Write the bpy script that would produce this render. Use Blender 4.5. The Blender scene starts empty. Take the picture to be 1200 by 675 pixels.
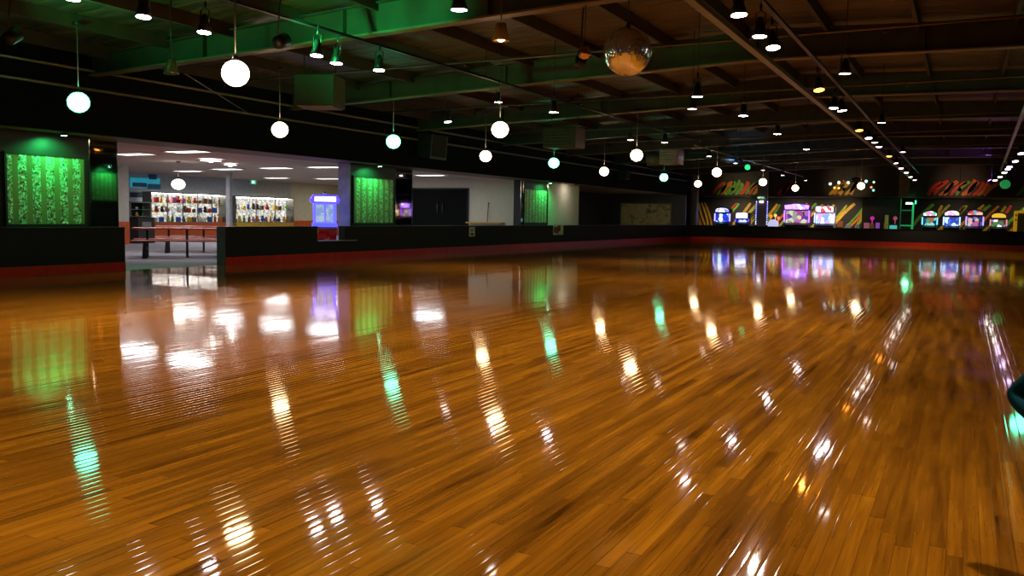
import bpy, bmesh, math, random
from mathutils import Vector, Matrix
random.seed(7)
S = bpy.context.scene
COL = S.collection
PI = math.pi

# ------------------------------------------------------------------ camera
F, HC = 1060.0, 1.2
d = Vector(((1130-600)/F, -(262-337.5)/F, -1.0)).normalized()
t = Vector((1, -0.0168, 0)).normalized()
n = t.cross(d).normalized()
if n.y < 0: n = -n
RX = d.cross(n)
R = Matrix((RX, d, n))
CAM = Vector((0, 0, HC))
def ray(px, py): return R @ Vector(((px-600)/F, -(py-337.5)/F, -1.0))
def PZ(px, py, z): r = ray(px, py); return CAM + r*((z-HC)/r.z)
def PX(px, py, x): r = ray(px, py); return CAM + r*(x/r.x)
def PY(px, py, y): r = ray(px, py); return CAM + r*(y/r.y)
cam = bpy.data.cameras.new('camera'); co = bpy.data.objects.new('camera', cam); COL.objects.link(co)
cam.sensor_width = 36; cam.lens = F*36/1200; cam.clip_end = 300
co.matrix_world = Matrix.Translation(CAM) @ R.to_4x4()
S.camera = co

# ------------------------------------------------------------------ materials
MATS = {}
def mat(name, col, rough=.5, metal=0, emi=None, es=0, var=.15, scale=6, bump=0, alpha=None, spec=None):
    if name in MATS: return MATS[name]
    m = bpy.data.materials.new(name); m.use_nodes = True
    N, L = m.node_tree.nodes, m.node_tree.links
    b = N['Principled BSDF']
    b.inputs['Roughness'].default_value = rough; b.inputs['Metallic'].default_value = metal
    if spec is not None: b.inputs['Specular IOR Level'].default_value = spec
    c = (*col, 1)
    b.inputs['Base Color'].default_value = c
    if var or bump:
        tc = N.new('ShaderNodeTexCoord'); no = N.new('ShaderNodeTexNoise')
        no.inputs['Scale'].default_value = scale; no.inputs['Detail'].default_value = 4
        L.new(tc.outputs['Object'], no.inputs['Vector'])
        if var:
            r = N.new('ShaderNodeValToRGB')
            r.color_ramp.elements[0].position = .3; r.color_ramp.elements[1].position = .7
            r.color_ramp.elements[0].color = (*[x*(1-var) for x in col], 1)
            r.color_ramp.elements[1].color = (*[min(1, x*(1+var)) for x in col], 1)
            L.new(no.outputs['Fac'], r.inputs['Fac']); L.new(r.outputs['Color'], b.inputs['Base Color'])
        if bump:
            bp = N.new('ShaderNodeBump'); bp.inputs['Strength'].default_value = bump; bp.inputs['Distance'].default_value = .02
            L.new(no.outputs['Fac'], bp.inputs['Height']); L.new(bp.outputs['Normal'], b.inputs['Normal'])
    if emi:
        b.inputs['Emission Color'].default_value = (*emi, 1); b.inputs['Emission Strength'].default_value = es
    if alpha is not None: b.inputs['Alpha'].default_value = alpha
    MATS[name] = m
    return m

def glow_mat(name, cols, es, scale=3, kind='vor', stretch=(1, 1, 1)):
    """lit screen / marquee: blocks of the given colours giving off light"""
    if name in MATS: return MATS[name]
    m = bpy.data.materials.new(name); m.use_nodes = True
    N, L = m.node_tree.nodes, m.node_tree.links
    b = N['Principled BSDF']; b.inputs['Base Color'].default_value = (.02, .02, .03, 1); b.inputs['Roughness'].default_value = .2
    tc = N.new('ShaderNodeTexCoord'); mp = N.new('ShaderNodeMapping'); mp.inputs['Scale'].default_value = stretch
    L.new(tc.outputs['Object'], mp.inputs['Vector'])
    if kind == 'vor':
        v = N.new('ShaderNodeTexVoronoi'); v.inputs['Scale'].default_value = scale
        sp = N.new('ShaderNodeSeparateColor'); L.new(v.outputs['Color'], sp.inputs['Color']); fac = sp.outputs['Red']
    else:
        v = N.new('ShaderNodeTexNoise'); v.inputs['Scale'].default_value = scale; v.inputs['Detail'].default_value = 3
        mr = N.new('ShaderNodeMapRange'); mr.inputs['From Min'].default_value = .3; mr.inputs['From Max'].default_value = .7
        L.new(v.outputs['Fac'], mr.inputs['Value']); fac = mr.outputs['Result']
    L.new(mp.outputs['Vector'], v.inputs['Vector'])
    r = N.new('ShaderNodeValToRGB'); r.color_ramp.interpolation = 'CONSTANT' if kind == 'vor' else 'LINEAR'
    e = r.color_ramp.elements
    while len(e) < len(cols): e.new(.5)
    for i, c in enumerate(cols):
        e[i].position = i/len(cols) if kind == 'vor' else i/max(1, len(cols)-1); e[i].color = (*c, 1)
    L.new(fac, r.inputs['Fac']); L.new(r.outputs['Color'], b.inputs['Emission Color'])
    b.inputs['Emission Strength'].default_value = es*(1.5 if name[:4] in ('marq', 'scr_') else 1)
    MATS[name] = m
    return m

def math_node(N, L, op, a, b=None, c=None):
    x = N.new('ShaderNodeMath'); x.operation = op
    for i, v in enumerate((a, b, c)):
        if v is None: continue
        if isinstance(v, (int, float)): x.inputs[i].default_value = v
        else: L.new(v, x.inputs[i])
    return x.outputs[0]

def floor_mat():
    m = bpy.data.materials.new('maple_strip_floor'); m.use_nodes = True
    N, L = m.node_tree.nodes, m.node_tree.links
    b = N['Principled BSDF']
    tc = N.new('ShaderNodeTexCoord'); sx = N.new('ShaderNodeSeparateXYZ'); L.new(tc.outputs['Object'], sx.inputs[0])
    M = lambda *a: math_node(N, L, *a)
    X, Y = sx.outputs['X'], sx.outputs['Y']
    u = M('DIVIDE', X, .0572)
    row = M('FLOOR', u); fx = M('FRACT', u)
    wn = N.new('ShaderNodeTexWhiteNoise'); wn.noise_dimensions = '1D'; L.new(row, wn.inputs['W'])
    v = M('ADD', M('DIVIDE', Y, 1.3), M('MULTIPLY', wn.outputs['Value'], 7.3))
    idx = M('FLOOR', v); fy = M('FRACT', v)
    cx = N.new('ShaderNodeCombineXYZ'); L.new(row, cx.inputs[0]); L.new(idx, cx.inputs[1])
    wp = N.new('ShaderNodeTexWhiteNoise'); wp.noise_dimensions = '2D'; L.new(cx.outputs[0], wp.inputs['Vector'])
    tone = wp.outputs['Value']
    ramp = N.new('ShaderNodeValToRGB'); e = ramp.color_ramp.elements
    e[0].position = 0; e[0].color = (.045, .014, .0012, 1)
    e[1].position = 1; e[1].color = (.35, .128, .006, 1)
    k = e.new(.12); k.color = (.11, .035, .002, 1)
    k = e.new(.6); k.color = (.225, .077, .0035, 1)
    # grain streaks running along the boards, and broad worn patches
    cg = N.new('ShaderNodeCombineXYZ')
    L.new(M('MULTIPLY', X, 55), cg.inputs[0]); L.new(M('ADD', M('MULTIPLY', Y, 2.2), M('MULTIPLY', tone, 60)), cg.inputs[1])
    ng = N.new('ShaderNodeTexNoise'); ng.inputs['Scale'].default_value = 1; ng.inputs['Detail'].default_value = 5; L.new(cg.outputs[0], ng.inputs['Vector'])
    np_ = N.new('ShaderNodeTexNoise'); np_.inputs['Scale'].default_value = 1; np_.inputs['Detail'].default_value = 4
    cp = N.new('ShaderNodeCombineXYZ'); L.new(M('MULTIPLY', X, 2.4), cp.inputs[0]); L.new(M('MULTIPLY', Y, .6), cp.inputs[1]); L.new(cp.outputs[0], np_.inputs['Vector'])
    ns = N.new('ShaderNodeTexNoise'); ns.inputs['Scale'].default_value = 1; ns.inputs['Detail'].default_value = 3
    cs = N.new('ShaderNodeCombineXYZ'); L.new(M('MULTIPLY', X, 14), cs.inputs[0]); L.new(M('MULTIPLY', Y, .75), cs.inputs[1]); L.new(cs.outputs[0], ns.inputs['Vector'])
    f = M('ADD', M('MULTIPLY', tone, .42), M('ADD', M('ADD', M('MULTIPLY', M('SUBTRACT', ng.outputs['Fac'], .5), .8), M('MULTIPLY', M('SUBTRACT', ns.outputs['Fac'], .5), 1.25)), M('ADD', .2, M('MULTIPLY', M('SUBTRACT', np_.outputs['Fac'], .35), .6))))
    L.new(f, ramp.inputs['Fac'])
    # joints
    ex = M('MULTIPLY', M('ABSOLUTE', M('SUBTRACT', fx, .5)), 2)
    ey = M('MULTIPLY', M('ABSOLUTE', M('SUBTRACT', fy, .5)), 2)
    jx = M('GREATER_THAN', ex, .965); jy = M('GREATER_THAN', ey, .997)
    joint = M('MAXIMUM', jx, jy)
    mx = N.new('ShaderNodeMix'); mx.data_type = 'RGBA'; L.new(M('MULTIPLY', joint, .55), mx.inputs['Factor'])
    L.new(ramp.outputs['Color'], mx.inputs['A']); mx.inputs['B'].default_value = (.03, .009, .002, 1)
    L.new(mx.outputs['Result'], b.inputs['Base Color'])
    b.inputs['Roughness'].default_value = .42; b.inputs['Specular IOR Level'].default_value = .0
    b.inputs['Coat Weight'].default_value = 1; b.inputs['Coat Roughness'].default_value = FLOOR_COAT; b.inputs['Coat IOR'].default_value = 1.5
    # crowned boards with eased edges: the tilt of the varnished surface
    def noise_col(fx_, fy_, det):
        q = N.new('ShaderNodeTexNoise'); q.inputs['Scale'].default_value = 1; q.inputs['Detail'].default_value = det
        c_ = N.new('ShaderNodeCombineXYZ'); L.new(M('MULTIPLY', X, fx_), c_.inputs[0]); L.new(M('MULTIPLY', Y, fy_), c_.inputs[1]); L.new(c_.outputs[0], q.inputs['Vector'])
        s_ = N.new('ShaderNodeSeparateColor'); L.new(q.outputs['Color'], s_.inputs['Color']); return s_.outputs['Red'], s_.outputs['Green']
    n1, n2 = noise_col(14, 2.5, 2); n3, n4 = noise_col(1.7, 1.1, 1)
    sgn = M('SIGN', M('SUBTRACT', fx, .5))
    wp2 = N.new('ShaderNodeTexWhiteNoise'); wp2.noise_dimensions = '2D'; L.new(cx.outputs[0], wp2.inputs['Vector'])
    sp2 = N.new('ShaderNodeSeparateColor'); L.new(wp2.outputs['Color'], sp2.inputs['Color'])
    nx = M('ADD', M('MULTIPLY', M('MULTIPLY', sgn, M('POWER', ex, 9)), FLOOR_EDGE), M('ADD', M('MULTIPLY', M('SUBTRACT', fx, .5), FLOOR_CUP), M('ADD', M('MULTIPLY', M('SUBTRACT', sp2.outputs['Green'], .5), FLOOR_TILT), M('ADD', M('MULTIPLY', M('SUBTRACT', n1, .5), FLOOR_WAVE), M('MULTIPLY', M('SUBTRACT', n3, .5), FLOOR_WAVE*.5)))))
    ny = M('ADD', M('MULTIPLY', M('SUBTRACT', n2, .5), FLOOR_WAVE*.45), M('MULTIPLY', M('SUBTRACT', n4, .5), FLOOR_WAVE*.35))
    cn = N.new('ShaderNodeCombineXYZ'); L.new(nx, cn.inputs[0]); L.new(ny, cn.inputs[1]); cn.inputs[2].default_value = 1
    nn = N.new('ShaderNodeVectorMath'); nn.operation = 'NORMALIZE'; L.new(cn.outputs[0], nn.inputs[0])
    L.new(nn.outputs[0], b.inputs['Coat Normal'])
    return m
FLOOR_COAT, FLOOR_EDGE, FLOOR_TILT, FLOOR_WAVE = .05, .045, .009, .013
FLOOR_CUP = .013

def sequin_mat():
    """pale gold sheet sewn with rows of sequins in vertical bands"""
    m = bpy.data.materials.new('sequin_sheet'); m.use_nodes = True
    N, L = m.node_tree.nodes, m.node_tree.links
    b = N['Principled BSDF']
    tc = N.new('ShaderNodeTexCoord')
    v = N.new('ShaderNodeTexVoronoi'); v.inputs['Scale'].default_value = 30; L.new(tc.outputs['Object'], v.inputs['Vector'])
    M = lambda *a: math_node(N, L, *a)
    sx = N.new('ShaderNodeSeparateXYZ'); L.new(tc.outputs['Object'], sx.inputs[0])
    band = M('GREATER_THAN', M('SINE', M('MULTIPLY', sx.outputs['Y'], 22)), -.35)
    sc = N.new('ShaderNodeSeparateColor'); L.new(v.outputs['Color'], sc.inputs['Color'])
    bright = M('MULTIPLY', band, M('GREATER_THAN', sc.outputs['Red'], .45))
    mx = N.new('ShaderNodeMix'); mx.data_type = 'RGBA'; L.new(bright, mx.inputs['Factor'])
    mx.inputs['A'].default_value = (.28, .24, .10, 1); mx.inputs['B'].default_value = (.55, .8, .62, 1)
    L.new(mx.outputs['Result'], b.inputs['Base Color'])
    L.new(M('MULTIPLY', bright, .35), b.inputs['Metallic'])
    b.inputs['Roughness'].default_value = .35
    vm = N.new('ShaderNodeVectorMath'); vm.operation = 'SUBTRACT'; L.new(v.outputs['Color'], vm.inputs[0]); vm.inputs[1].default_value = (.5, .5, .5)
    vs = N.new('ShaderNodeVectorMath'); vs.operation = 'SCALE'; L.new(vm.outputs[0], vs.inputs[0]); L.new(M('MULTIPLY', band, .7), vs.inputs['Scale'])
    ge = N.new('ShaderNodeNewGeometry')
    va = N.new('ShaderNodeVectorMath'); va.operation = 'ADD'; L.new(ge.outputs['Normal'], va.inputs[0]); L.new(vs.outputs[0], va.inputs[1])
    vn = N.new('ShaderNodeVectorMath'); vn.operation = 'NORMALIZE'; L.new(va.outputs[0], vn.inputs[0])
    L.new(vn.outputs[0], b.inputs['Normal'])
    return m

def tile_mat(name, a, bcol, sx_, sy_, gap=.02):
    m = bpy.data.materials.new(name); m.use_nodes = True
    N, L = m.node_tree.nodes, m.node_tree.links
    b = N['Principled BSDF']; tc = N.new('ShaderNodeTexCoord')
    br = N.new('ShaderNodeTexBrick'); br.offset = 0
    br.inputs['Scale'].default_value = 1; br.inputs['Brick Width'].default_value = sx_; br.inputs['Row Height'].default_value = sy_; br.inputs['Mortar Size'].default_value = gap
    br.inputs['Color1'].default_value = (*a, 1); br.inputs['Color2'].default_value = (*[x*.93 for x in a], 1); br.inputs['Mortar'].default_value = (*bcol, 1)
    L.new(tc.outputs['Object'], br.inputs['Vector']); L.new(br.outputs['Color'], b.inputs['Base Color']); b.inputs['Roughness'].default_value = .8
    return m

def deck_mat():
    """creased brown insulation facing"""
    m = bpy.data.materials.new('roof_deck'); m.use_nodes = True
    N, L = m.node_tree.nodes, m.node_tree.links
    b = N['Principled BSDF']; tc = N.new('ShaderNodeTexCoord'); mp = N.new('ShaderNodeMapping'); mp.inputs['Scale'].default_value = (.5, 2.2, 1)
    L.new(tc.outputs['Object'], mp.inputs['Vector'])
    no = N.new('ShaderNodeTexNoise'); no.inputs['Scale'].default_value = 2.2; no.inputs['Detail'].default_value = 6; no.inputs['Distortion'].default_value = .6
    L.new(mp.outputs['Vector'], no.inputs['Vector'])
    r = N.new('ShaderNodeValToRGB'); r.color_ramp.elements[0].position = .3; r.color_ramp.elements[1].position = .72
    r.color_ramp.elements[0].color = (.014, .0105, .006, 1); r.color_ramp.elements[1].color = (.105, .07, .036, 1)
    L.new(no.outputs['Fac'], r.inputs['Fac']); L.new(r.outputs['Color'], b.inputs['Base Color']); b.inputs['Roughness'].default_value = .5
    bp = N.new('ShaderNodeBump'); bp.inputs['Strength'].default_value = 1; bp.inputs['Distance'].default_value = .12
    L.new(no.outputs['Fac'], bp.inputs['Height']); L.new(bp.outputs['Normal'], b.inputs['Normal'])
    return m

# ------------------------------------------------------------------ mesh helpers
class MB:
    def __init__(s): s.bm = bmesh.new()
    def _tag(s, geom_faces, mi):
        for f in geom_faces: f.material_index = mi
    def box(s, c, size, rot=None, mi=0, bev=0):
        r = bmesh.ops.create_cube(s.bm, size=1); vs = r['verts']
        M = Matrix.Translation(c) @ (rot.to_4x4() if rot else Matrix.Identity(4)) @ Matrix.Diagonal((*size, 1))
        bmesh.ops.transform(s.bm, matrix=M, verts=vs)
        fs = {f for v in vs for f in v.link_faces}
        s._tag(fs, mi)
        if bev:
            es = {e for v in vs for e in v.link_edges}
            q = bmesh.ops.bevel(s.bm, geom=list(es), offset=bev, segments=2, affect='EDGES', profile=.5)
            s._tag(q['faces'], mi)
        return s
    def span(s, a, b, mi=0, bev=0):
        a, b = Vector(a), Vector(b)
        return s.box((a+b)/2, [abs(x) for x in (b-a)], mi=mi, bev=bev)
    def tube(s, pts, r, seg=8, mi=0, cap=True):
        pts = [Vector(p) for p in pts]; rs = r if isinstance(r, (list, tuple)) else [r]*len(pts)
        rings = []
        for i, p in enumerate(pts):
            dr = (pts[min(i+1, len(pts)-1)]-pts[max(i-1, 0)]).normalized()
            up = Vector((0, 0, 1)) if abs(dr.z) < .95 else Vector((1, 0, 0))
            x = dr.cross(up).normalized(); y = x.cross(dr)
            rings.append([s.bm.verts.new(p + (x*math.cos(2*PI*k/seg)+y*math.sin(2*PI*k/seg))*rs[i]) for k in range(seg)])
        for a, b in zip(rings, rings[1:]):
            for k in range(seg):
                f = s.bm.faces.new((a[k], a[(k+1) % seg], b[(k+1) % seg], b[k])); f.material_index = mi; f.smooth = seg > 5
        if cap:
            for rr, fl in ((rings[0], 1), (rings[-1], 0)):
                f = s.bm.faces.new(rr[::-1] if fl else rr); f.material_index = mi
        return s
    def lathe(s, prof, c=(0, 0, 0), seg=20, mi=0, M=None, smooth=True):
        c = Vector(c); rings = []
        for r, z in prof:
            if r < 1e-5: p = Vector((0, 0, z)); rings.append([s.bm.verts.new(c+(M @ p if M else p))])
            else:
                ring = []
                for k in range(seg):
                    p = Vector((r*math.cos(2*PI*k/seg), r*math.sin(2*PI*k/seg), z)); ring.append(s.bm.verts.new(c+(M @ p if M else p)))
                rings.append(ring)
        for a, b in zip(rings, rings[1:]):
            for k in range(seg):
                k2 = (k+1) % seg
                q = [a[k % len(a)], a[k2 % len(a)], b[k2 % len(b)], b[k % len(b)]]
                q2 = []
                for v in q:
                    if v not in q2: q2.append(v)
                if len(q2) > 2:
                    try: f = s.bm.faces.new(q2); f.material_index = mi; f.smooth = smooth
                    except ValueError: pass
        return s
    def ball(s, c, r, sc=(1, 1, 1), seg=16, rings=10, mi=0, smooth=True):
        q = bmesh.ops.create_uvsphere(s.bm, u_segments=seg, v_segments=rings, radius=r)
        bmesh.ops.transform(s.bm, matrix=Matrix.Translation(c) @ Matrix.Diagonal((*sc, 1)), verts=q['verts'])
        for f in {f for v in q['verts'] for f in v.link_faces}: f.material_index = mi; f.smooth = smooth
        return s
    def prism(s, poly, axis, a, b, mi=0, bev=0):
        """poly: 2D points; axis 'x','y','z' is the extrusion axis"""
        def P(p, w): return {'x': (w, p[0], p[1]), 'y': (p[0], w, p[1]), 'z': (p[0], p[1], w)}[axis]
        A = [s.bm.verts.new(P(p, a)) for p in poly]; B = [s.bm.verts.new(P(p, b)) for p in poly]
        fs = [s.bm.faces.new(A[::-1]), s.bm.faces.new(B)]
        for i in range(len(poly)):
            j = (i+1) % len(poly); fs.append(s.bm.faces.new((A[i], A[j], B[j], B[i])))
        s._tag(fs, mi)
        return s
    def build(s, name, m, parent=None, loc=None):
        bmesh.ops.recalc_face_normals(s.bm, faces=s.bm.faces[:])
        me = bpy.data.meshes.new(name); s.bm.to_mesh(me); s.bm.free()
        o = bpy.data.objects.new(name, me); COL.objects.link(o)
        for x in (m if isinstance(m, (list, tuple)) else [m]): me.materials.append(x)
        if parent is not None: o.parent = parent
        if loc is not None: o.location = loc
        return o

def tag(o, label, cat, group=None, kind=None):
    if label: o['label'] = label
    if cat: o['category'] = cat
    if group: o['group'] = group
    if kind: o['kind'] = kind
    return o
def thing(name, label, cat, loc=(0, 0, 0), rz=0, group=None):
    o = bpy.data.objects.new(name, None); COL.objects.link(o); o.empty_display_size = .1
    o.location = loc; o.rotation_euler = (0, 0, rz)
    return tag(o, label, cat, group)
def struct(o): o['kind'] = 'structure'; return o
def kids(o): return [c for c in bpy.data.objects if c.parent == o]
def dup(o, parent=None):
    c = o.copy(); COL.objects.link(c); c.parent = parent
    for ch in KIDS[o.name]: dup(ch, c)
    return c
KIDS = {}
def index_kids(o):
    KIDS[o.name] = [c for c in bpy.data.objects if c.parent == o]
    for c in KIDS[o.name]: index_kids(c)
def light(kind, name, loc, col, power, parent=None, size=.05, rot=None, spot=None, blend=.8, aim=None):
    l = bpy.data.lights.new(name, kind); l.color = col; l.energy = power
    if kind == 'AREA': l.size = size
    else: l.shadow_soft_size = size
    if spot: l.spot_size = math.radians(spot); l.spot_blend = blend
    o = bpy.data.objects.new(name, l); COL.objects.link(o); o.location = loc
    if aim is not None: o.rotation_euler = (Vector(aim)).to_track_quat('-Z', 'Y').to_euler()
    if parent is not None: o.parent = parent
    return o
ORD = 'first second third fourth fifth sixth seventh eighth ninth tenth eleventh twelfth thirteenth fourteenth fifteenth sixteenth seventeenth eighteenth nineteenth twentieth'.split()

# common materials
BLK = mat('black_paint', (.012, .012, .012), .5)
DK = mat('dark_metal', (.02, .02, .021), .4, .6)
CARP = mat('black_carpet_cladding', (.012, .010, .009), .85, scale=40, var=.3)
RED = mat('red_kickboard', (.72, .03, .005), .35)
STEEL = mat('painted_steel', (.034, .032, .024), .6, 0, scale=3, var=.25)
CONDUIT = mat('galvanised_conduit', (.35, .33, .30), .35, .8)
FLANGE = mat('flange_edge_highlight', (.13, .10, .065), .5, 0, scale=3, var=.25)  # lighter brown paints the edge highlight onto the bottom flanges
WHITE = mat('white_paint', (.68, .63, .53), .7, var=.03)
FASC = mat('black_fascia', (.0035, .0045, .0027), .85, spec=.1, scale=2, var=.3)
CHROME = mat('chrome', (.8, .8, .8), .08, 1, var=0)

# ------------------------------------------------------------------ shell
FL = floor_mat()
BX = -14.65
fl = struct(MB().span((BX-.15, -14, -.2), (12, 53.2, 0)).build('floor', FL))
carp = mat('mauve_grey_carpet', (.30, .27, .30), .95, scale=25, var=.25)
struct(MB().span((-32, -14, -.2), (BX-.15, 53.2, .0)).build('floor_concession', carp))
acarp = mat('dark_arcade_carpet', (.02, .018, .03), .95, scale=20, var=.5)
struct(MB().span((-32, 53.2, -.2), (12, 63, 0)).build('floor_arcade', acarp))

def zb(x): return 3.72+.046*(x+14.87) if x < -3.7 else 4.234-.009*(x+3.7)
def zd(x): return 4.18+.063*(x+14.87) if x < -3.7 else 4.884-.03*(x+3.7)
b = MB()
XE = 12
b.prism([(-15.2, zd(-15.2)), (-3.7, zd(-3.7)), (XE, zd(XE)), (XE, zd(XE)+.15), (-3.7, zd(-3.7)+.15), (-15.2, zd(-15.2)+.15)], 'y', -14, 63)
ceil = struct(b.build('ceiling', deck_mat()))
GY = [12+5.7*k for k in range(-4, 9)]
for y in GY:
    b = MB()
    tk, fw = .012, .11
    xs = [-15.1, -3.7, XE-.1]
    b.prism([(x, zb(x)) for x in xs]+[(x, zd(x)-.1) for x in xs[::-1]], 'y', y-tk, y+tk)
    b.prism([(x, zb(x)-.02) for x in xs]+[(x, zb(x)+.01) for x in xs[::-1]], 'y', y-fw, y+fw, mi=1)
    b.prism([(x, zd(x)-.12) for x in xs]+[(x, zd(x)-.1) for x in xs[::-1]], 'y', y-fw, y+fw)
    for x in (-12, -9, -6.4, -3.7, -.8, 2.5, 6):
        b.span((x-.012, y-fw, zb(x)), (x+.012, y+fw, zd(x)-.1))
    b.build('girder', [STEEL, FLANGE], ceil)
PUR = mat('purlin_timber', (.03, .02, .013), .7, scale=4, var=.3)
for i in range(17):
    x = -14.4+1.5*i
    if x > XE-.3: break
    MB().span((x-.03, -13.9, zd(x)-.1 if False else zd(x)-.22), (x+.03, 62.9, zd(x)-.003)).build('purlin', PUR, ceil)
# deck ribs across, between purlins: pipes
# left bulkhead over the openings, with soffit
SZ = 2.62
struct(MB().span((-15.05, -14, SZ), (-14.9, 53.3, 4.22)).build('wall_left_bulkhead', FASC))
soff = mat('wood_soffit', (.23, .15, .09), .6, scale=5)
struct(MB().span((-16.2, -14, SZ), (-15.05, 53.3, SZ+.06)).build('ceiling_soffit', soff))
# concession ceiling
ctile = tile_mat('ceiling_tiles', (.62, .51, .42), (.34, .26, .2), 1.2, .6, .025)
struct(MB().span((-31, -2, 2.7), (-15.05, 40.5, 2.78)).build('ceiling_concession', ctile))
BW = mat('blue_grey_wall', (.50, .53, .60), .7, var=.08)
CREAM = mat('cream_wall', (.72, .62, .40), .7, var=.06)
BEI = mat('beige_wall', (.55, .52, .46), .7, var=.06)
XB = -30.6
struct(MB().span((XB-.2, -2, 0), (XB, 33.5, 2.72)).build('wall_concession_back', BW))
struct(MB().span((XB-.2, 33.5, 0), (XB, 36.2, 2.72)).build('wall_concession_beige', BEI))
struct(MB().span((XB-.2, 36.2, 0), (XB, 40.6, 2.72)).build('wall_concession_cream', CREAM))
struct(MB().span((XB, 40.4, 0), (-22, 40.6, 2.72)).build('wall_concession_end', CREAM))
struct(MB().span((XB, -2.2, 0), (-15.6, -2, 2.72)).build('wall_concession_near', BW))
# wainscot, orange and yellow panels in turn
ORG = mat('orange_wainscot', (.62, .10, .012), .45); YEL = mat('yellow_wainscot', (.70, .42, .03), .45)
ys = [-2, 24.6, 26.9, 30.6, 31.6, 32.4, 34.7, 36.4, 40.4]
wz = .78
k = 1
for i, (ya, yb) in enumerate(zip(ys, ys[1:])):
    o = MB().span((XB, ya, 0), (XB+.05, yb, wz)).build('trim_%d' % k, [ORG, ORG, ORG, YEL, ORG, YEL, ORG, ORG][i]); struct(o); k += 1
# white block: wall at Y 32.6 and flush wall
WY = 32.55
struct(MB().span((-22.2, WY, 0), (-15.95, WY+.2, 2.72)).build('wall_white_return', WHITE))
struct(MB().span((-22.2, WY, 0), (-22, 40.4, 2.72)).build('wall_white_side', WHITE))
struct(MB().span((-15.8, 34.6, 0), (-15.6, 38.0, SZ)).build('wall_white_flush', mat('lit_white_paint', (.86, .82, .7), .7, var=.03)))  # paler copy of the white paint, the wall's brightness put into its colour
# dark recess beyond
DKW = mat('dark_olive_wall', (.012, .012, .008), .8)
struct(MB().span((-20.2, 38.0, 0), (-20, 53.3, 2.72)).build('wall_recess_back', DKW))
struct(MB().span((-20, 37.95, 0), (-15.8, 38.1, 2.72)).build('wall_recess_near', DKW))
struct(MB().span((-20, 53.0, 0), (-14.9, 53.2, 4.3)).build('wall_recess_end', BLK))
struct(MB().span((-20, 38.0, 2.66), (-15.05, 53.2, 2.76)).build('ceiling_recess', soff))
struct(MB().span((-20.2, 38.0, 2.0), (-15.0, 53.2, 2.04)).build('ceiling_recess_x', soff)) if False else None
# outer closing walls
struct(MB().span((12, -14, -.2), (12.2, 63, 5.2)).build('wall_right', BLK))
struct(MB().span((-32, -14.2, -.2), (12.2, -14, 5.4)).build('wall_back', BLK))
struct(MB().span((-32, 62.8, -.2), (12.2, 63, 5.4)).build('wall_arcade_outer', BLK))
struct(MB().span((-32.2, -14, -.2), (-32, 63, 5.4)).build('wall_outer_left', BLK))
struct(MB().span((-32, -14, 4.3), (-15.05, 63, 4.5)).build('ceiling_void', BLK))
struct(MB().span((-15.75, -14, 0), (-15.6, 10.2, SZ)).build('wall_left_near', BLK))

# ------------------------------------------------------------------ rink barrier
BZ = .835; TH = .2
def barrier(name, path, kick=True, zc=BZ, cap=True):
    """wall swept along a plan path; the rink lies on the right-hand side of its travel"""
    def off(pts, dist):
        out = []
        for i, p in enumerate(pts):
            a = Vector(pts[max(i-1, 0)]); c = Vector(pts[min(i+1, len(pts)-1)])
            dr = (c-a).normalized(); nr = Vector((dr.y, -dr.x))
            out.append(Vector(p)+nr*dist)
        return out
    def sweep(o1, o2, z0, z1, bev=0):
        b = MB(); A, B = off(path, o1), off(path, o2)
        rows = []
        for p, q in zip(A, B):
            rows.append([b.bm.verts.new((*x, z)) for x, z in ((p, z0), (q, z0), (q, z1), (p, z1))])
        for r1, r2 in zip(rows, rows[1:]):
            for i in range(4): b.bm.faces.new((r1[i], r1[(i+1) % 4], r2[(i+1) % 4], r2[i]))
        b.bm.faces.new(rows[0]); b.bm.faces.new(rows[-1][::-1])
        return b
    o = struct(sweep(0, -TH, 0, zc).build(name, CARP))
    if kick: sweep(.012, .0, 0, .175).build('kickboard', RED, o)
    if cap: sweep(.012, -TH-.012, zc, zc+.022).build('cap_rail', DK, o)
    return o
YG0, YG1 = PX(147, 318, BX).y, PX(264, 311, BX).y
NY0, NY1 = PX(372, 300, BX).y, PX(404, 300, BX).y
barrier('barrier_wall', [(BX, -13.9), (BX, YG0)])
barrier('barrier_wall', [(BX, YG1), (BX, NY0)])
nz = PX(385, 284, BX).z
barrier('barrier_wall', [(BX, NY0), (BX, NY1)], zc=nz)
arc = [(BX+2.2*(1-math.cos(a)), 50.8+2.2*math.sin(a)) for a in [PI/2*i/12 for i in range(13)]]
barrier('barrier_wall', [(BX, NY1)]+arc+[(11.9, 49.4)])
# grey end post of the barrier beside the gap
ENDP = mat('grey_end_post', (.06, .065, .065), .5)
struct(MB().span((BX-TH-.01, YG1-.04, 0), (BX+.015, YG1, BZ+.024)).build('trim_20', ENDP))
# white edge ledge at the notch
struct(MB().span((BX-TH, NY0+.02, nz+.022), (BX+.05, NY1+.5, nz+.05)).build('trim_21', mat('pale_ledge', (.35, .22, .25), .4)))

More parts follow.
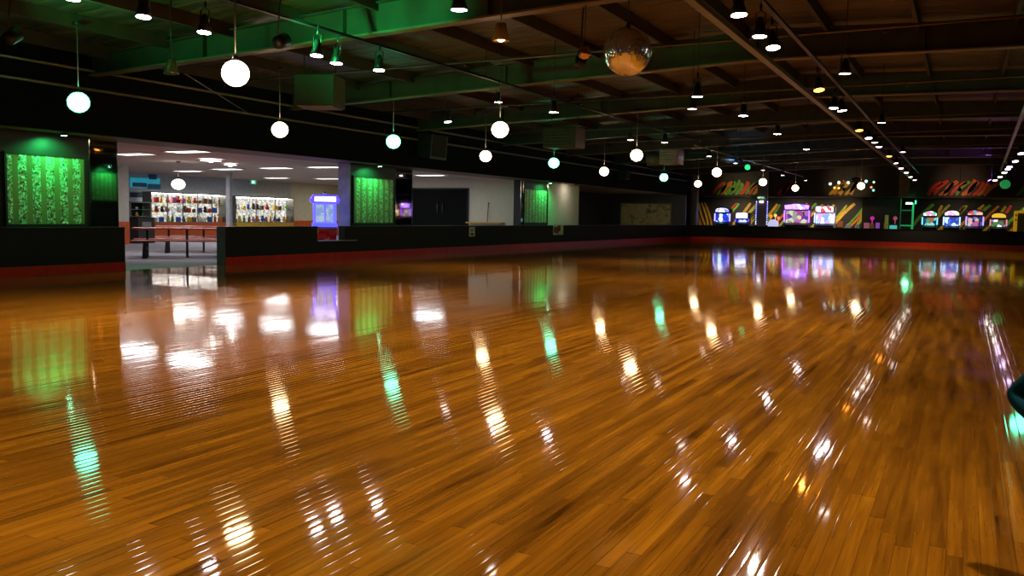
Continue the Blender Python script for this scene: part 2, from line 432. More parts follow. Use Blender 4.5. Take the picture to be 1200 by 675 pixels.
# ------------------------------------------------------------------ pillars with sequin panels and mirrors
SEQ = sequin_mat()
MIR = mat('dark_mirror', (.55, .55, .55), .03, 1, var=0)
GRN = (.03, 1, .2)
def green_panel(nm, y0, y1, py0, py1, z0, z1, gy, label, lamp_label, pw, end_grey=False):
    X = -15.6
    o = struct(MB().span((X-.3, y0, 0), (X, y1, SZ)).build('pillar', BLK))
    t = thing('sequin_panel', label, 'wall panel', (X, (py0+py1)/2, z0))
    w = (py1-py0); h = z1-z0
    MB().span((.0, -w/2, 0), (.03, w/2, h)).build('sequin_sheet', SEQ, t)
    f = MB()
    for a, c in (((0, -w/2-.04, -.04), (.045, w/2+.04, 0)), ((0, -w/2-.04, h), (.045, w/2+.04, h+.04)), ((0, -w/2-.04, 0), (.045, -w/2, h)), ((0, w/2, 0), (.045, w/2+.04, h))): f.span(a, c)
    f.build('frame', BLK, t)
    l = thing('green_downlight', lamp_label, 'downlight', (X+.38, gy, SZ))
    MB().lathe([(.0, 0), (.07, 0), (.075, -.05), (.06, -.055), (.06, -.03), (0, -.03)], seg=16).build('trim_ring', DK, l)
    MB().lathe([(0, -.034), (.055, -.034), (.05, -.058), (0, -.062)], seg=16).build('lens', mat('green_lens', (.1, .8, .4), .3, 0, (.25, 1, .55), 30, var=0), l)
    light('SPOT', 'green_beam', (0, 0, -.07), GRN, pw, l, .04, spot=150, blend=.6, aim=(-.16, 0, -.5))
    return o
green_panel('a', 10.2, 13.1, 10.67, 12.29, .9, 2.18, 11.6, 'tall green-lit sequin panel with vertical bands, on the pillar before the floor gap', 'small green downlight under the soffit above the banded sequin panel', 120)
green_panel('b', 21.0, 24.2, 21.13, 23.1, .93, 2.23, 21.9, 'green-lit sequin panel on the pillar between blue prize machine and black doors', 'small green downlight over the sequin panel beside the blue prize machine', 105)
green_panel('c', 32.0, 34.6, 32.3, 34.45, .95, 2.27, 34.0, 'small distant green-lit sequin panel between two white walls', 'small green downlight over the sequin panel between the white walls', 110)
struct(MB().span((-16.0, 20.96, 0), (-15.6, 21.0, SZ)).build('wall_pillar_side', mat('grey_pillar_side', (.45, .44, .42), .6)))
def mirror(y0, y1, z0, z1, label):
    t = thing('wall_mirror', label, 'mirror', (-15.6, (y0+y1)/2, z0))
    w = y1-y0
    MB().span((0, -w/2+.02, 0), (.012, w/2-.02, z1-z0)).build('glass', MIR, t)
    MB().span((0, -w/2, 0), (.02, -w/2+.02, z1-z0)).build('edge_strip', CHROME, t); MB().span((0, w/2-.02, 0), (.02, w/2, z1-z0)).build('edge_strip', CHROME, t)
mirror(12.42, 13.1, .85, SZ, 'tall dark mirror panel at the edge of the floor gap')
mirror(23.24, 24.19, .85, SZ, 'tall mirror panel beside the black doors, reflecting the arcade')
mirror(32.0, 32.22, .85, SZ, 'narrow mirror strip before the small distant sequin panel')
mirror(34.48, 34.6, .85, SZ, 'narrow mirror strip after the small distant sequin panel')

t = thing('sequin_panel', 'green-lit sequin panel on the far side wall, out past the open floor', 'wall panel', (11.99, 35.4, 1.7))
MB().span((-.03, -.9, 0), (0, .9, 1.5)).build('sequin_sheet', SEQ, t)
f = MB()
for a_, c_ in (((-.045, -.95, -.05), (0, .95, 0)), ((-.045, -.95, 1.5), (0, .95, 1.55)), ((-.045, -.95, 0), (0, -.9, 1.5)), ((-.045, .9, 0), (0, .95, 1.5))): f.span(a_, c_)
f.build('frame', BLK, t)
l = thing('green_downlight', 'small green bracket downlight over the sequin panel on the far side wall', 'downlight', (11.6, 35.4, 3.6))
MB().lathe([(.0, 0), (.07, 0), (.075, -.05), (.06, -.055), (.06, -.03), (0, -.03)], seg=16).span((-.0, -.02, -.02), (.39, .02, .02)).build('trim_ring', DK, l)
MB().lathe([(0, -.034), (.055, -.034), (.05, -.058), (0, -.062)], seg=16).build('lens', MATS['green_lens'], l)
light('SPOT', 'green_beam', (0, 0, -.07), GRN, 120, l, .04, spot=150, blend=.6, aim=(.16, 0, -.5))
# black double doors in the white return wall
dx0, dx1 = PY(484, 250, WY).x, PY(548, 250, WY).x
dzt = PY(530, 222, WY).z
DOORM = mat('black_door', (.0022, .0028, .003), .5, spec=.08)
o = struct(MB().span((dx0-.6, WY-.05, 0), (dx1, WY-.003, dzt)).build('door_1', DOORM))
for x in (dx0+1.25, dx0+1.5):
    MB().tube([(x, WY-.09, 1.25), (x, WY-.09, 1.75)], .02).box((x, WY-.06, 1.3), (.03, .06, .03)).box((x, WY-.06, 1.7), (.03, .06, .03)).build('door_handle', mat('dull_handle', (.12, .13, .12), .3, .9), o)
MB().span((dx0-.66, WY-.06, 0), (dx0-.6, WY, dzt+.06)).span((dx1, WY-.06, 0), (dx1+.06, WY, dzt+.06)).span((dx0-.66, WY-.06, dzt), (dx1+.06, WY, dzt+.06)).build('door_frame', DK, o)
# timber ledge along the white wall
t = MB().span((dx1+.1, WY-.35, .88), (PY(592, 250, WY).x, WY-.003, .93)).build('wall_shelf', mat('honey_ledge', (.55, .30, .05), .4))
tag(t, 'thin honey-coloured ledge along the white wall beside the black doors', 'shelf')
p = PY(573, 255, WY)
t = thing('dark_pole', 'thin dark pole leaning against the white wall', 'pole', (p.x, WY-.15, .93))
MB().tube([(0, 0, 0), (0, .09, .75)], .016).build('shaft', DK, t); MB().ball((0, .09, .77), .03).build('tip', DK, t)

# recess: curtain, art panel, dark arch light
t = thing('art_panel', 'wide framed olive abstract painting in the dark recess at the corner', 'painting', (0, 0, 0))
a0, a1 = PY(727, 250, 52.95), PY(787, 250, 52.95); zt = PY(757, 238, 52.95).z
ART = bpy.data.materials.new('abstract_art'); ART.use_nodes = True
N, L = ART.node_tree.nodes, ART.node_tree.links
tc = N.new('ShaderNodeTexCoord'); no = N.new('ShaderNodeTexNoise'); no.inputs['Scale'].default_value = 2.2; no.inputs['Detail'].default_value = 7; no.inputs['Distortion'].default_value = 1.2
rp = N.new('ShaderNodeValToRGB'); e = rp.color_ramp.elements
e[0].position = .3; e[0].color = (.05, .045, .02, 1); e[1].position = .72; e[1].color = (.6, .14, .05, 1)
for ps, c in ((.42, (.26, .20, .07, 1)), (.52, (.34, .32, .16, 1)), (.6, (.38, .25, .08, 1))): q = e.new(ps); q.color = c
L.new(tc.outputs['Object'], no.inputs['Vector']); L.new(no.outputs['Fac'], rp.inputs['Fac']); L.new(rp.outputs['Color'], N['Principled BSDF'].inputs['Base Color'])
MB().span((a0.x+.05, 52.93, .6), (a1.x-.05, 52.96, zt-.05)).build('canvas', ART, t)
f = MB(); f.span((a0.x, 52.92, .55), (a0.x+.06, 52.99, zt)); f.span((a1.x-.06, 52.92, .55), (a1.x, 52.99, zt)); f.span((a0.x, 52.92, zt-.06), (a1.x, 52.99, zt)); f.span((a0.x, 52.92, .55), (a1.x, 52.99, .61))
f.build('frame', mat('olive_frame', (.10, .10, .06), .5), t)
cu = MB(); c0 = -19.2; pts = []
for i in range(61): pts.append((-19.7+.06*math.sin(i*1.3), 39.2+i*.085))
for p, q in zip(pts, pts[1:]):
    cu.bm.faces.new([cu.bm.verts.new(v) for v in ((*p, .05), (*q, .05), (*q, 2.0), (*p, 2.0))])
bmesh.ops.remove_doubles(cu.bm, verts=cu.bm.verts[:], dist=1e-4)
cur = cu.build('curtain', mat('plum_curtain', (.10, .07, .08), .8)); md = cur.modifiers.new('s', 'SOLIDIFY'); md.thickness = .01
tag(cur, 'dark plum curtain hanging in the recess past the white wall', 'curtain')
# soffit spots in the recess
for i, px in enumerate((700, 710, 720, 728, 742, 756)):
    p = PZ(px, 218.5+i*.5, SZ-.005) if False else Vector((-15.6, PX(px, 219, -15.6).y, SZ))
    l = thing('soffit_downlight', '%s tiny warm downlight along the soffit past the white wall' % ORD[i], 'downlight', p, 0, 'downlights along the far soffit')
    MB().lathe([(0, -.002), (.08, -.002), (.085, -.02), (.06, -.025), (.055, -.012), (0, -.012)], seg=14).build('trim_ring', CHROME, l)
    MB().lathe([(0, -.013), (.052, -.013), (.05, -.02), (0, -.022)], seg=14).build('lens', mat('warm_lens', (.9, .8, .6), .3, 0, (1, .8, .55), 12, var=0), l); light('SPOT', 'soffit_beam', (0, 0, -.03), (1, .85, .65), (14, 14, 14, 14, 45, 110)[i], l, .04, spot=140, aim=(-.35, .25 if i < 4 else .9, -1))

t = thing('hanging_fill_lamp', 'slim added fill lamp under the soffit brightening the flush white wall', 'wall lamp', (-14.98, 36.3, SZ-.03))  # lamp added only to brighten the flush white wall
MB().box((0, 0, 0), (.08, .5, .06), bev=.01).build('housing', DK, t); MB().box((-.042, 0, -.005), (.01, .44, .03)).build('lens', mat('fill_lens', (1, .9, .8), .3, 0, (1, .88, .7), 4, var=0), t)
light('AREA', 'fill_beam', (-.06, 0, -.04), (1, .88, .7), 4.5, t, .5, aim=(-.25, 0, -1))
# two notices on the barrier
def notice(px0, py0, px1, py1, label, cols, pic):
    a = PX(px0, py0, BX+.02); c = PX(px1, py1, BX+.02)
    t = thing('paper_notice', label, 'notice', (BX+.012, (a.y+c.y)/2, c.z))
    w, h = c.y-a.y, a.z-c.z
    MB().span((0, -w/2, 0), (.006, w/2, h)).build('sheet', mat('cream_paper', (.75, .68, .5), .7), t)
    b = MB()
    for (u0, v0, u1, v1) in pic: b.span((.0055, -w/2+u0*w, v0*h), (.008, -w/2+u1*w, v1*h))
    b.build('print', cols, t)
notice(550, 266, 556.5, 277, 'narrow cream notice with dark print on the black barrier', mat('dark_print', (.05, .05, .04), .6), [(.25, .12, .8, .35), (.3, .55, .7, .62), (.3, .7, .7, .76)])
notice(648.5, 263.5, 660, 275, 'square cream notice with a brown picture on the black barrier', mat('brown_print', (.22, .08, .03), .6), [(.05, .2, .55, .8), (.45, .35, .72, .95), (.3, .1, .5, .25)])

# ------------------------------------------------------------------ concession: lights, tables, cases
def troffer(x, y, label, w=1.2, dd=.6, pw=32):
    t = thing('ceiling_light', label, 'ceiling light', (x, y, 2.7))
    f = MB(); f.span((-w/2, -dd/2, -.025), (w/2, -dd/2+.03, 0)); f.span((-w/2, dd/2-.03, -.025), (w/2, dd/2, 0)); f.span((-w/2, -dd/2, -.025), (-w/2+.03, dd/2, 0)); f.span((w/2-.03, -dd/2, -.025), (w/2, dd/2, 0))
    f.build('frame', WHITE, t)
    MB().span((-w/2+.03, -dd/2+.03, -.018), (w/2-.03, dd/2-.03, -.004)).build('diffuser', mat('light_diffuser', (.9, .9, .9), .5, 0, (.95, 1, 1), 4, var=0), t)
    l = light('AREA', 'panel_glow', (0, 0, -.03), (.93, .97, 1), pw, t, w); l.data.shape = 'RECTANGLE'; l.data.size_y = dd
TR = [(-20.1, 17.4, 'flat ceiling light panel seen next to the dark mirror panel'), (-17.7, 17.0, 'long bright ceiling light panel over the tables, nearest the bulkhead'),
      (-26.3, 25.3, 'ceiling light panel over the big prize case'), (-23.5, 24.4, 'ceiling light panel halfway back above the pendant globe'),
      (-21.0, 24.1, 'ceiling light panel ahead of the green exit sign'), (-18.8, 23.9, 'ceiling light panel over the blue prize machine'),
      (-27.0, 31.0, 'far ceiling light panel above the divided prize case'), (-24.9, 31.9, 'far ceiling light panel near the cream alcove'),
      (-18.2, 29.5, 'ceiling light panel in front of the white wall'), (-21.5, 29.8, 'ceiling light panel above the black doors'),
      (-27.8, 37.6, 'added ceiling light panel brightening the cream alcove'), (-20, 11, 'ceiling light panel hidden behind the banded sequin panel'), (-26, 11, 'ceiling light panel deep in the concession behind the first pillar'), (-27, 18.5, 'ceiling light panel above the first dark prize case')]  # the cream alcove panel is added to brighten its walls
for x, y, lb in TR: troffer(x, y, lb)
# round ceiling lamps
for i, (px, py, lb) in enumerate(((247, 188, 'round dish ceiling lamp between the light panels'), (270, 193, 'small round ceiling lamp behind the dish lamp'))):
    p = PZ(px, py, 2.66); l = thing('dish_ceiling_lamp', lb, 'ceiling lamp', (p.x, p.y, 2.7))
    MB().lathe([(0, 0), (.06, 0), (.06, -.02), (.3-.1*i, -.05), (.28-.1*i, -.055), (0, -.045)], seg=20).build('dish', mat('lit_dish', (.9, .9, .9), .5, 0, (1, .97, .95), 5, var=0), l)
    MB().lathe([(0, -.046), (.07, -.046), (.05, -.09), (0, -.1)], seg=14).build('bulb', mat('lit_bulb', (1, 1, 1), .5, 0, (1, .95, .9), 20, var=0), l)

# prize cases
CASEF = mat('case_frame', (.25, .24, .22), .4, .5); SHELF = mat('glass_shelf', (.75, .8, .8), .1, 0)
CASEIN = mat('lit_case_lining', (.42, .40, .36), .6, 0, var=.05)
CASEL = mat('case_tube', (1, 1, 1), .5, 0, (1, .94, .84), 20, var=0)
PRC = [mat('toy_' + nme, c, .6, var=.2) for nme, c in (('red', (.6, .04, .03)), ('yellow', (.75, .5, .04)), ('white', (.8, .8, .78)), ('black', (.02, .02, .025)), ('green', (.08, .35, .06)), ('blue', (.05, .12, .5)), ('orange', (.7, .2, .03)), ('pink', (.7, .2, .35)), ('brown', (.2, .09, .04)))]
PRN = 'red yellow white black green blue orange pink brown'.split()
def proto_bear():
    b = MB(); b.ball((0, 0, .075), .075, (1, .85, 1), 12, 8); b.ball((0, 0, .18), .058, (1, 1, .95), 12, 8)
    for s in (-1, 1):
        b.ball((s*.042, 0, .228), .022, seg=8, rings=6); b.ball((s*.075, .02, .1), .028, (1, 1, 1.6), 8, 6); b.ball((s*.045, .065, .03), .032, (1, 1.3, .9), 8, 6)
    b.ball((0, .05, .17), .025, seg=8, rings=6)
    return b.build('plush_bear', PRC[8])
def proto_ball(): return MB().ball((0, 0, .085), .085, seg=16, rings=10).build('toy_ball', PRC[0])
def proto_box(): 
    b = MB().box((0, 0, .09), (.17, .12, .18), bev=.004); b.box((0, 0, .183), (.175, .125, .02)); return b.build('boxed_toy', PRC[1])
def proto_bottle(): return MB().lathe([(0, 0), (.05, 0), (.052, .02), (.05, .15), (.02, .2), (.018, .24), (.026, .245), (.026, .27), (0, .272)], seg=12).build('novelty_bottle', PRC[2])
PROTO = [proto_bear, proto_ball, proto_box, proto_bottle]; PMESH = [None]*4
PKIND = ['plush bear', 'ball', 'boxed toy', 'novelty bottle']; PCAT = ['plush toy', 'ball', 'toy box', 'bottle']
def prize(kind, ci, loc, rz, sc, where):
    if PMESH[kind] is None: o = PROTO[kind](); PMESH[kind] = o
    else: o = PMESH[kind].copy(); COL.objects.link(o)
    o.location = loc; o.rotation_euler = (0, 0, rz); o.scale = (sc,)*3
    o.material_slots[0].link = 'OBJECT'; o.material_slots[0].material = PRC[ci]
    tag(o, '%s %s on a shelf inside the %s' % (PRN[ci], PKIND[kind], where), PCAT[kind], '%s %ss in the %s' % (PRN[ci], PKIND[kind], where))
def case(px0, px1, py0, py1, X, label, where, bays, nsh=3, lit=True, colours=None, fill=.97, plinth=None):
    a = PX(px0, py1, X); c = PX(px1, py0, X)
    y0, y1, z0, z1 = a.y, c.y, a.z, c.z
    D = .5
    t = thing('display_case', label, 'display case', (X-D, (y0+y1)/2, 0))
    w = y1-y0
    MB().span((0, -w/2, z0-.03), (.02, w/2, z1+.03)).build('back_panel', glow_mat('lit_case_back', [(.04, .035, .03), (.5, .4, .2), (1, .95, .8), (.25, .3, .3), (.9, .85, .75), (1, 1, .95)], .95, 2.6, 'noise', (1, 1, 1.5)) if lit else DK, t)  # patchy glow in the panel itself stands in for the shelf lighting
    MB().span((0, -w/2, 0), (D, w/2, z0-.031)).build('plinth', plinth or mat('case_plinth', (.03, .025, .02), .5), t)
    f = MB(); f.span((0, -w/2, z0-.03), (D, w/2, z0)); f.span((0, -w/2, z1), (D, w/2, z1+.05)); f.span((0, -w/2-.03, z0-.03), (D, -w/2, z1+.05)); f.span((0, w/2, z0-.03), (D, w/2+.03, z1+.05))
    for i in range(1, bays): f.span((D-.04, -w/2+w*i/bays-.015, z0), (D, -w/2+w*i/bays+.015, z1))
    f.build('frame', CASEF, t)
    zs = [z0+(z1-z0)*i/nsh for i in range(nsh)]
    for z in zs[1:]: MB().span((.02, -w/2, z-.008), (D-.06, w/2, z)).build('shelf', SHELF, t)
    if lit:
        MB().span((.08, -w/2+.05, z1-.035), (.14, w/2-.05, z1-.005)).build('tube_light', CASEL, t)
    n = max(3, int(w/.285))
    for z in zs:
        for j in range(n):
            if random.random() > fill: continue
            hmax = (z1-z0)/nsh-.05
            yy = (y0+y1)/2-w/2+w*(j+.5)/n+random.uniform(-.04, .04)
            prize(random.choice((0, 0, 1, 2, 2, 3)), random.choice(colours or range(9)), (X-D+.25, yy, z+.002), random.uniform(-1.9, -1.2), random.uniform(.74, .97)*min(1.3, hmax/.275), where)
    return t
XC = -29.9
case(154, 176, 238, 261, XC, 'dark framed prize case at the end beside the mirror panel', 'dark prize case', 1, 3, False, (3, 4, 1, 2, 3), .8)
case(178, 265, 229, 260, XC, 'long brightly lit prize case full of toys behind the tables', 'long lit prize case', 5, 3, True, plinth=ORG)
case(277, 344, 233, 260, XC, 'lit prize case in three bays below the exit sign', 'three-bay prize case', 3, 2, True, plinth=YEL)
# cyan and blue wall sign
t = thing('wall_sign', 'cyan and blue sign of overlapping panels high above the dark prize case', 'sign', (XB+.02, 0, 0))
b = MB()
def wsp(px0, py0, px1, py1, o, nm, m, dx=0):
    a = PX(px0, py1, XB+.05); c = PX(px1, py0, XB+.05); MB().span((o+0, a.y, a.z), (o+.04, c.y, c.z), bev=.008).build(nm, m, t)
CY = mat('cyan_sign_panel', (.03, .42, .55), .4, 0, (.02, .45, .6), .35); BL = mat('blue_sign_panel', (.02, .10, .30), .4)
wsp(153, 209, 172, 219, 0, 'cyan_panel', CY); wsp(171, 209, 187, 217, .01, 'cyan_panel', CY); wsp(174, 205, 183, 210, .03, 'blue_panel', BL); wsp(155, 214.5, 171, 218.5, .045, 'blue_panel', BL); wsp(173, 216, 187.5, 221.5, .035, 'blue_panel', mat('mid_blue_sign_panel', (.02, .2, .45), .4)); wsp(153, 226, 175, 231, 0, 'navy_panel', mat('navy_sign_panel', (.012, .03, .07), .4))
# exit sign
p = PX(297, 213.5, XB+.08)
t = thing('exit_sign', 'small green exit sign hanging from the concession ceiling', 'sign', (XB+.9, p.y-.95, 0)); p = PX(297, 213.5, XB+.9); t.location = p
MB().box((0, 0, 0), (.05, .32, .18), bev=.006).build('case', mat('exit_green', (.02, .35, .2), .4, 0, (.05, .5, .35), .8), t)
b = MB(); WX = .027
b.ball((WX, .0, .05), .018, (.3, 1, 1), 8, 6); b.box((WX, .01, .012), (.004, .03, .05)); b.box((WX, .035, -.035), (.004, .05, .018), Matrix.Rotation(.5, 3, 'X')); b.box((WX, -.025, -.04), (.004, .05, .018), Matrix.Rotation(-.7, 3, 'X')); b.box((WX, -.09, 0), (.004, .05, .12)); b.box((WX, .04, .02), (.004, .05, .012))
b.build('running_figure', mat('exit_white', (.9, .95, .9), .4, 0, (.9, 1, .95), 1.5, var=0), t)
MB().tube([(0, 0, .09), (0, 0, 2.7-p.z)], .008).build('hanger', DK, t)
# slender grey columns in the concession
COLM = mat('pale_grey_column', (.42, .43, .45), .5)
struct(MB().span((-26.2, PX(128, 230, -26).y, .78), (-26, PX(151, 230, -26).y, 2.7)).build('wall_concession_stub', WHITE)); struct(MB().span((-26.2, PX(128, 230, -26).y, 0), (-25.98, PX(151, 230, -26).y, .78)).build('trim_24', ORG))
for px, X in ((268.5, -26.0),):
    p = PX(px, 230, X)
    struct(MB().span((X-.1, p.y-.07, 0), (X+.1, p.y+.07, 2.7)).build('column', COLM if px > 200 else WHITE))
# globe pendant in the concession
GLW = mat('warm_globe_glass', (.9, .85, .75), .3, 0, (1, .72, .38), 16, var=0)
GLG = mat('green_globe_glass', (.6, .8, .8), .3, 0, (.075, 1, .48), 15, var=0)
def globe(loc, ztop, m, label, group=None, r=.165, squash=.95, power=0):
    t = thing('pendant_globe_light', label, 'pendant light', (loc[0], loc[1], loc[2]), 0, group)
    MB().ball((0, 0, 0), r, (1, 1, squash), 28, 18).build('globe', m, t)
    MB().lathe([(.0, r*squash+.05), (.03, r*squash+.05), (.05, r*squash-.01), (.0, r*squash-.012)], seg=14).build('fitter', DK, t)
    MB().tube([(0, 0, r*squash+.045), (0, 0, ztop-loc[2])], .008, 6).build('cord', CONDUIT, t)
    MB().lathe([(0, ztop-loc[2]), (.075, ztop-loc[2]), (.06, ztop-loc[2]-.03), (0, ztop-loc[2]-.045)], seg=14).build('canopy', DK, t)
    zz = zd(loc[0])-.02
    if loc[0] > -14 and ztop < zz-.05: MB().tube([(0, 0, ztop-loc[2]-.005), (0, 0, zz-loc[2])], .006, 6).build('rod', DK, t)
    return t
p = PZ(209, 216, 2.0)
globe(p, 2.7, mat('white_globe_glass', (.9, .9, .9), .3, 0, (1, .95, .85), 7, var=0), 'white oval pendant globe over the concession tables', None, .2, .8)

# tables with attached benches
TTOP = mat('red_table_top', (.55, .12, .09), .22, var=.08); TLEG = mat('black_table_leg', (.012, .012, .014), .4)
def bench_table(loc, rz, label, L_=2.6):
    t = thing('bench_table', label, 'table', loc, rz, 'long red tables with fixed benches')
    MB().box((0, 0, .735), (L_, .75, .04), bev=.012).build('table_top', TTOP, t)
    for s in (-1, 1): MB().box((0, s*.72, .44), (L_, .3, .035), bev=.01).build('bench_seat', TTOP, t)
    for x in (-L_/2+.35, 0, L_/2-.35):
        b = MB(); b.span((x-.03, -.03, 0.02), (x+.03, .03, .715)); b.span((x-.035, -.3, 0), (x+.035, .3, .03)); b.span((x-.03, -.3, .69), (x+.03, .3, .715)); b.build('leg', TLEG, t)
    for s in (-1, 1):
        for x in (-L_/2+.3, L_/2-.3):
            b = MB(); b.prism([(x-.06, 0), (x+.06, 0), (x+.03, .423), (x-.03, .423)], 'y', s*.72-.05, s*.72+.05); b.build('leg', TLEG, t)
    MB().span((-L_/2+.3, -.7, .2), (-L_/2+.36, .7, .25)).span((L_/2-.36, -.7, .2), (L_/2-.3, .7, .25)).build('cross_bar', TLEG, t)
bench_table((-17.9, 17.15, 0), .82, 'long red table with fixed benches, seen through the barrier gap')
bench_table((-20.3, 15.0, 0), .82, 'red bench table partly behind the first pillar', 2.2)
bench_table((-19.8, 19.6, 0), .82, 'second red bench table, behind the one in the barrier gap')
bench_table((-22.9, 17.6, 0), .82, 'red bench table nearer the dark prize case', 2.2)
# dark bin under the dark case
p = PX(165, 270, -26.5)
t = thing('bin_cabinet', 'dark bin cabinet standing under the cyan wall sign', 'bin', (-26.5, p.y, 0))
MB().box((0, 0, .45), (.6, .75, .88), bev=.02).build('body', mat('dark_bin', (.02, .015, .012), .4), t); MB().box((0, 0, .91), (.64, .79, .04), bev=.01).build('lid', DK, t); MB().box((.305, 0, .68), (.02, .4, .18), bev=.004).build('flap', CASEF, t)

# blue crane machine by the barrier
def crane():
    X = -15.75
    pa, pb = PX(369, 250, X+.4), PX(396, 250, X+.4)
    w = pb.y-pa.y; yc = (pa.y+pb.y)/2
    zt = PX(382, 228, X+.4).z; zm = PX(382, 238, X+.4).z; zl = PX(382, 262, X+.4).z
    t = thing('crane_machine', 'blue glowing prize crane machine with red lower cabinet at the barrier notch', 'arcade machine', (X-.1, yc+.55, 0), -.85)
    D = .3; w *= .62
    MB().span((-D, -w/2, .06), (D, w/2, zl-.1), bev=.01).build('lower_cabinet', glow_mat('crane_red_art', [(.4, .01, .01), (.25, .0, .01), (.5, .2, .05), (.3, .02, .02), (.02, .01, .01)], .22, 7), t)
    BLUE = mat('crane_blue', (.03, .05, .35), .3, 0, (.1, .12, 1), 1.2)
    MB().span((-D-.02, -w/2-.03, zl-.1), (D+.05, w/2+.03, zl), bev=.01).build('glass_sill', BLUE, t)
    f = MB()
    for x in (-D+.03, D-.03):
        for y in (-w/2+.03, w/2-.03): f.span((x-.03, y-.03, zl), (x+.03, y+.03, zm))
    f.span((D-.04, -.02, zl), (D-.01, .02, zm))
    for zz in (zl, zm-.03):
        f.span((-D, -w/2, zz), (D, -w/2+.05, zz+.03)); f.span((-D, w/2-.05, zz), (D, w/2, zz+.03)); f.span((D-.05, -w/2, zz), (D, w/2, zz+.03)); f.span((-D, -w/2, zz), (-D+.05, w/2, zz+.03))
    f.build('frame', mat('crane_led_frame', (.1, .1, .6), .3, 0, (.12, .12, 1), 1.5, var=0), t)
    MB().span((-D+.01, -w/2+.06, zl), (-D+.03, w/2-.06, zm)).build('back_panel', glow_mat('crane_back_light', [(.25, .4, 1), (.4, .6, 1), (.7, .85, 1), (.2, .3, 1)], .6, 4, 'noise'), t)
    m = MB(); m.prism([(-w/2-.06, zm), (w/2+.06, zm), (w/2+.1, zm+.1), (w/2+.02, zt), (-w/2-.02, zt), (-w/2-.1, zm+.1)], 'x', -D, D+.06); m.build('marquee', mat('crane_marquee_case', (.05, .04, .4), .3, 0, (.12, .08, 1), 1.2), t)
    MB().span((D+.055, -w/2+.02, zm+.05), (D+.075, w/2-.02, zt-.05)).build('marquee_light', glow_mat('crane_marquee_art', [(.75, .7, 1), (1, 1, 1), (.6, .55, 1), (1, 1, 1)], 3, 5, 'noise'), t)
    MB().ball((0, 0, zt+.05), .05).tube([(0, 0, zt-.02), (0, 0, zt+.03)], .02).build('beacon', CHROME, t)
    g = MB(); g.tube([(0, 0, zm), (0, 0, zm-.2)], .015)
    for a in range(3): g.tube([(0, 0, zm-.2), (.07*math.cos(a*2.1), .07*math.sin(a*2.1), zm-.27), (.03*math.cos(a*2.1), .03*math.sin(a*2.1), zm-.34)], .008, 6)
    g.build('claw', CHROME, t)
    MB().box((D+.08, 0, zl-.16), (.16, w*.8, .05), bev=.01).build('control_shelf', mat('pale_ledge', (.35, .22, .25)), t)
    MB().box((D+.01, 0, .28), (.03, w*.5, .3), bev=.01).build('prize_door', DK, t)
crane()

# ------------------------------------------------------------------ arcade beyond the far barrier
YW = 60.0
MURB = mat('black_mural_ground', (.008, .007, .006), .7)
XA0, XA1 = PY(815, 250, YW).x, 7.5
struct(MB().span((-20, YW, 0), (12, YW+.2, 4.6)).build('wall_arcade_back', MURB))
YH = 55.6
hz0, hz1 = 2.62, 4.0
struct(MB().span((-14.9, YH, hz0+.0), (12, YH+.25, 5.0)).build('wall_arcade_header', mat('dark_header', (.035, .026, .02), .7)))
struct(MB().span((-14.9, YH+.25, hz0), (12, YW, hz0+.06)).build('ceiling_arcade', mat('arcade_soffit', (.015, .012, .015), .6)))
struct(MB().span((PY(813, 250, 54.4).x-2.2, 54.2, 0), (PY(810, 250, 54.4).x, 54.5, 4.9)).build('wall_corner', BLK))
MC = [mat('mural_'+nme, c, .6, var=.35, scale=9) for nme, c in (('gold', (.60, .34, .015)), ('olive', (.32, .32, .02)), ('orange', (.60, .16, .008)), ('green', (.12, .34, .02)), ('red', (.60, .04, .008)), ('ochre', (.52, .26, .015)))]
def strip(b, x0, z0, x1, z1, w, mi, y, curve=.1):
    n = 7; L1 = []
    dv = Vector((x1-x0, z1-z0)); ln = dv.length; nv = Vector((-dv.y, dv.x))/ln
    for i in range(n+1):
        u = i/n; p = Vector((x0, z0))+dv*u+nv*curve*math.sin(u*PI); ww = w*(.55+.45*math.sin(min(1, u*3+.2)*PI/2))*(.8 if i in (0, n) else 1)
        L1.append((p-nv*ww/2, p+nv*ww/2))
    for (a, c), (e_, g) in zip(L1, L1[1:]):
        V = [b.bm.verts.new((q.x, yy, q.y)) for yy in (y, y-.006) for q in (a, e_, g, c)]
        for ix in ((0, 1, 2, 3), (4, 5, 6, 7), (0, 1, 5, 4), (2, 3, 7, 6), (1, 2, 6, 5), (0, 3, 7, 4)):
            f = b.bm.faces.new([V[i] for i in ix]); f.material_index = mi
b = MB(); x = XA0+.1; i = 0
zt = PY(950, 238, YW).z
while x < XA1:
    if PY(1012, 250, YW).x < x < PY(1066, 250, YW).x: x += .4; continue
    left = x < PY(836, 250, YW).x
    dx = -.55 if left else random.uniform(1.0, 1.5)
    strip(b, x, random.uniform(.45, .9), x+dx, zt-random.uniform(0, .12), random.uniform(.13, .2) if not left else .12, (0, 1, 0, 3, 2, 1, 4, 3, 5, 1)[i % 10] if not left else (0, 5, 2, 0)[i % 4], YW, random.choice((-.08, .06)))
    x += random.uniform(.18, .24) if left else random.uniform(.36, .56); i += 1
struct(b.build('wall_mural', MC))
b = MB()
for px0, px1, cs in ((836, 886, (0, 2, 4, 3, 3)), (912, 926, (4, 4, 2)), (972, 1006, (0, 2, 1, 0)), (1088, 1162, (4, 2, 4, 3, 4, 2)), (1192, 1240, (3, 3, 1))):
    xa, xb = PY(px0, 215, YH).x, PY(px1, 215, YH).x; x = xa
    while x < xb-.1:
        strip(b, x, hz0+.12, x+random.uniform(.4, .75), hz0+random.uniform(.8, 1.0), random.uniform(.16, .3), random.choice(cs), YH, random.choice((-.1, .1))); x += random.uniform(.2, .34)
struct(b.build('wall_header_mural', MC))
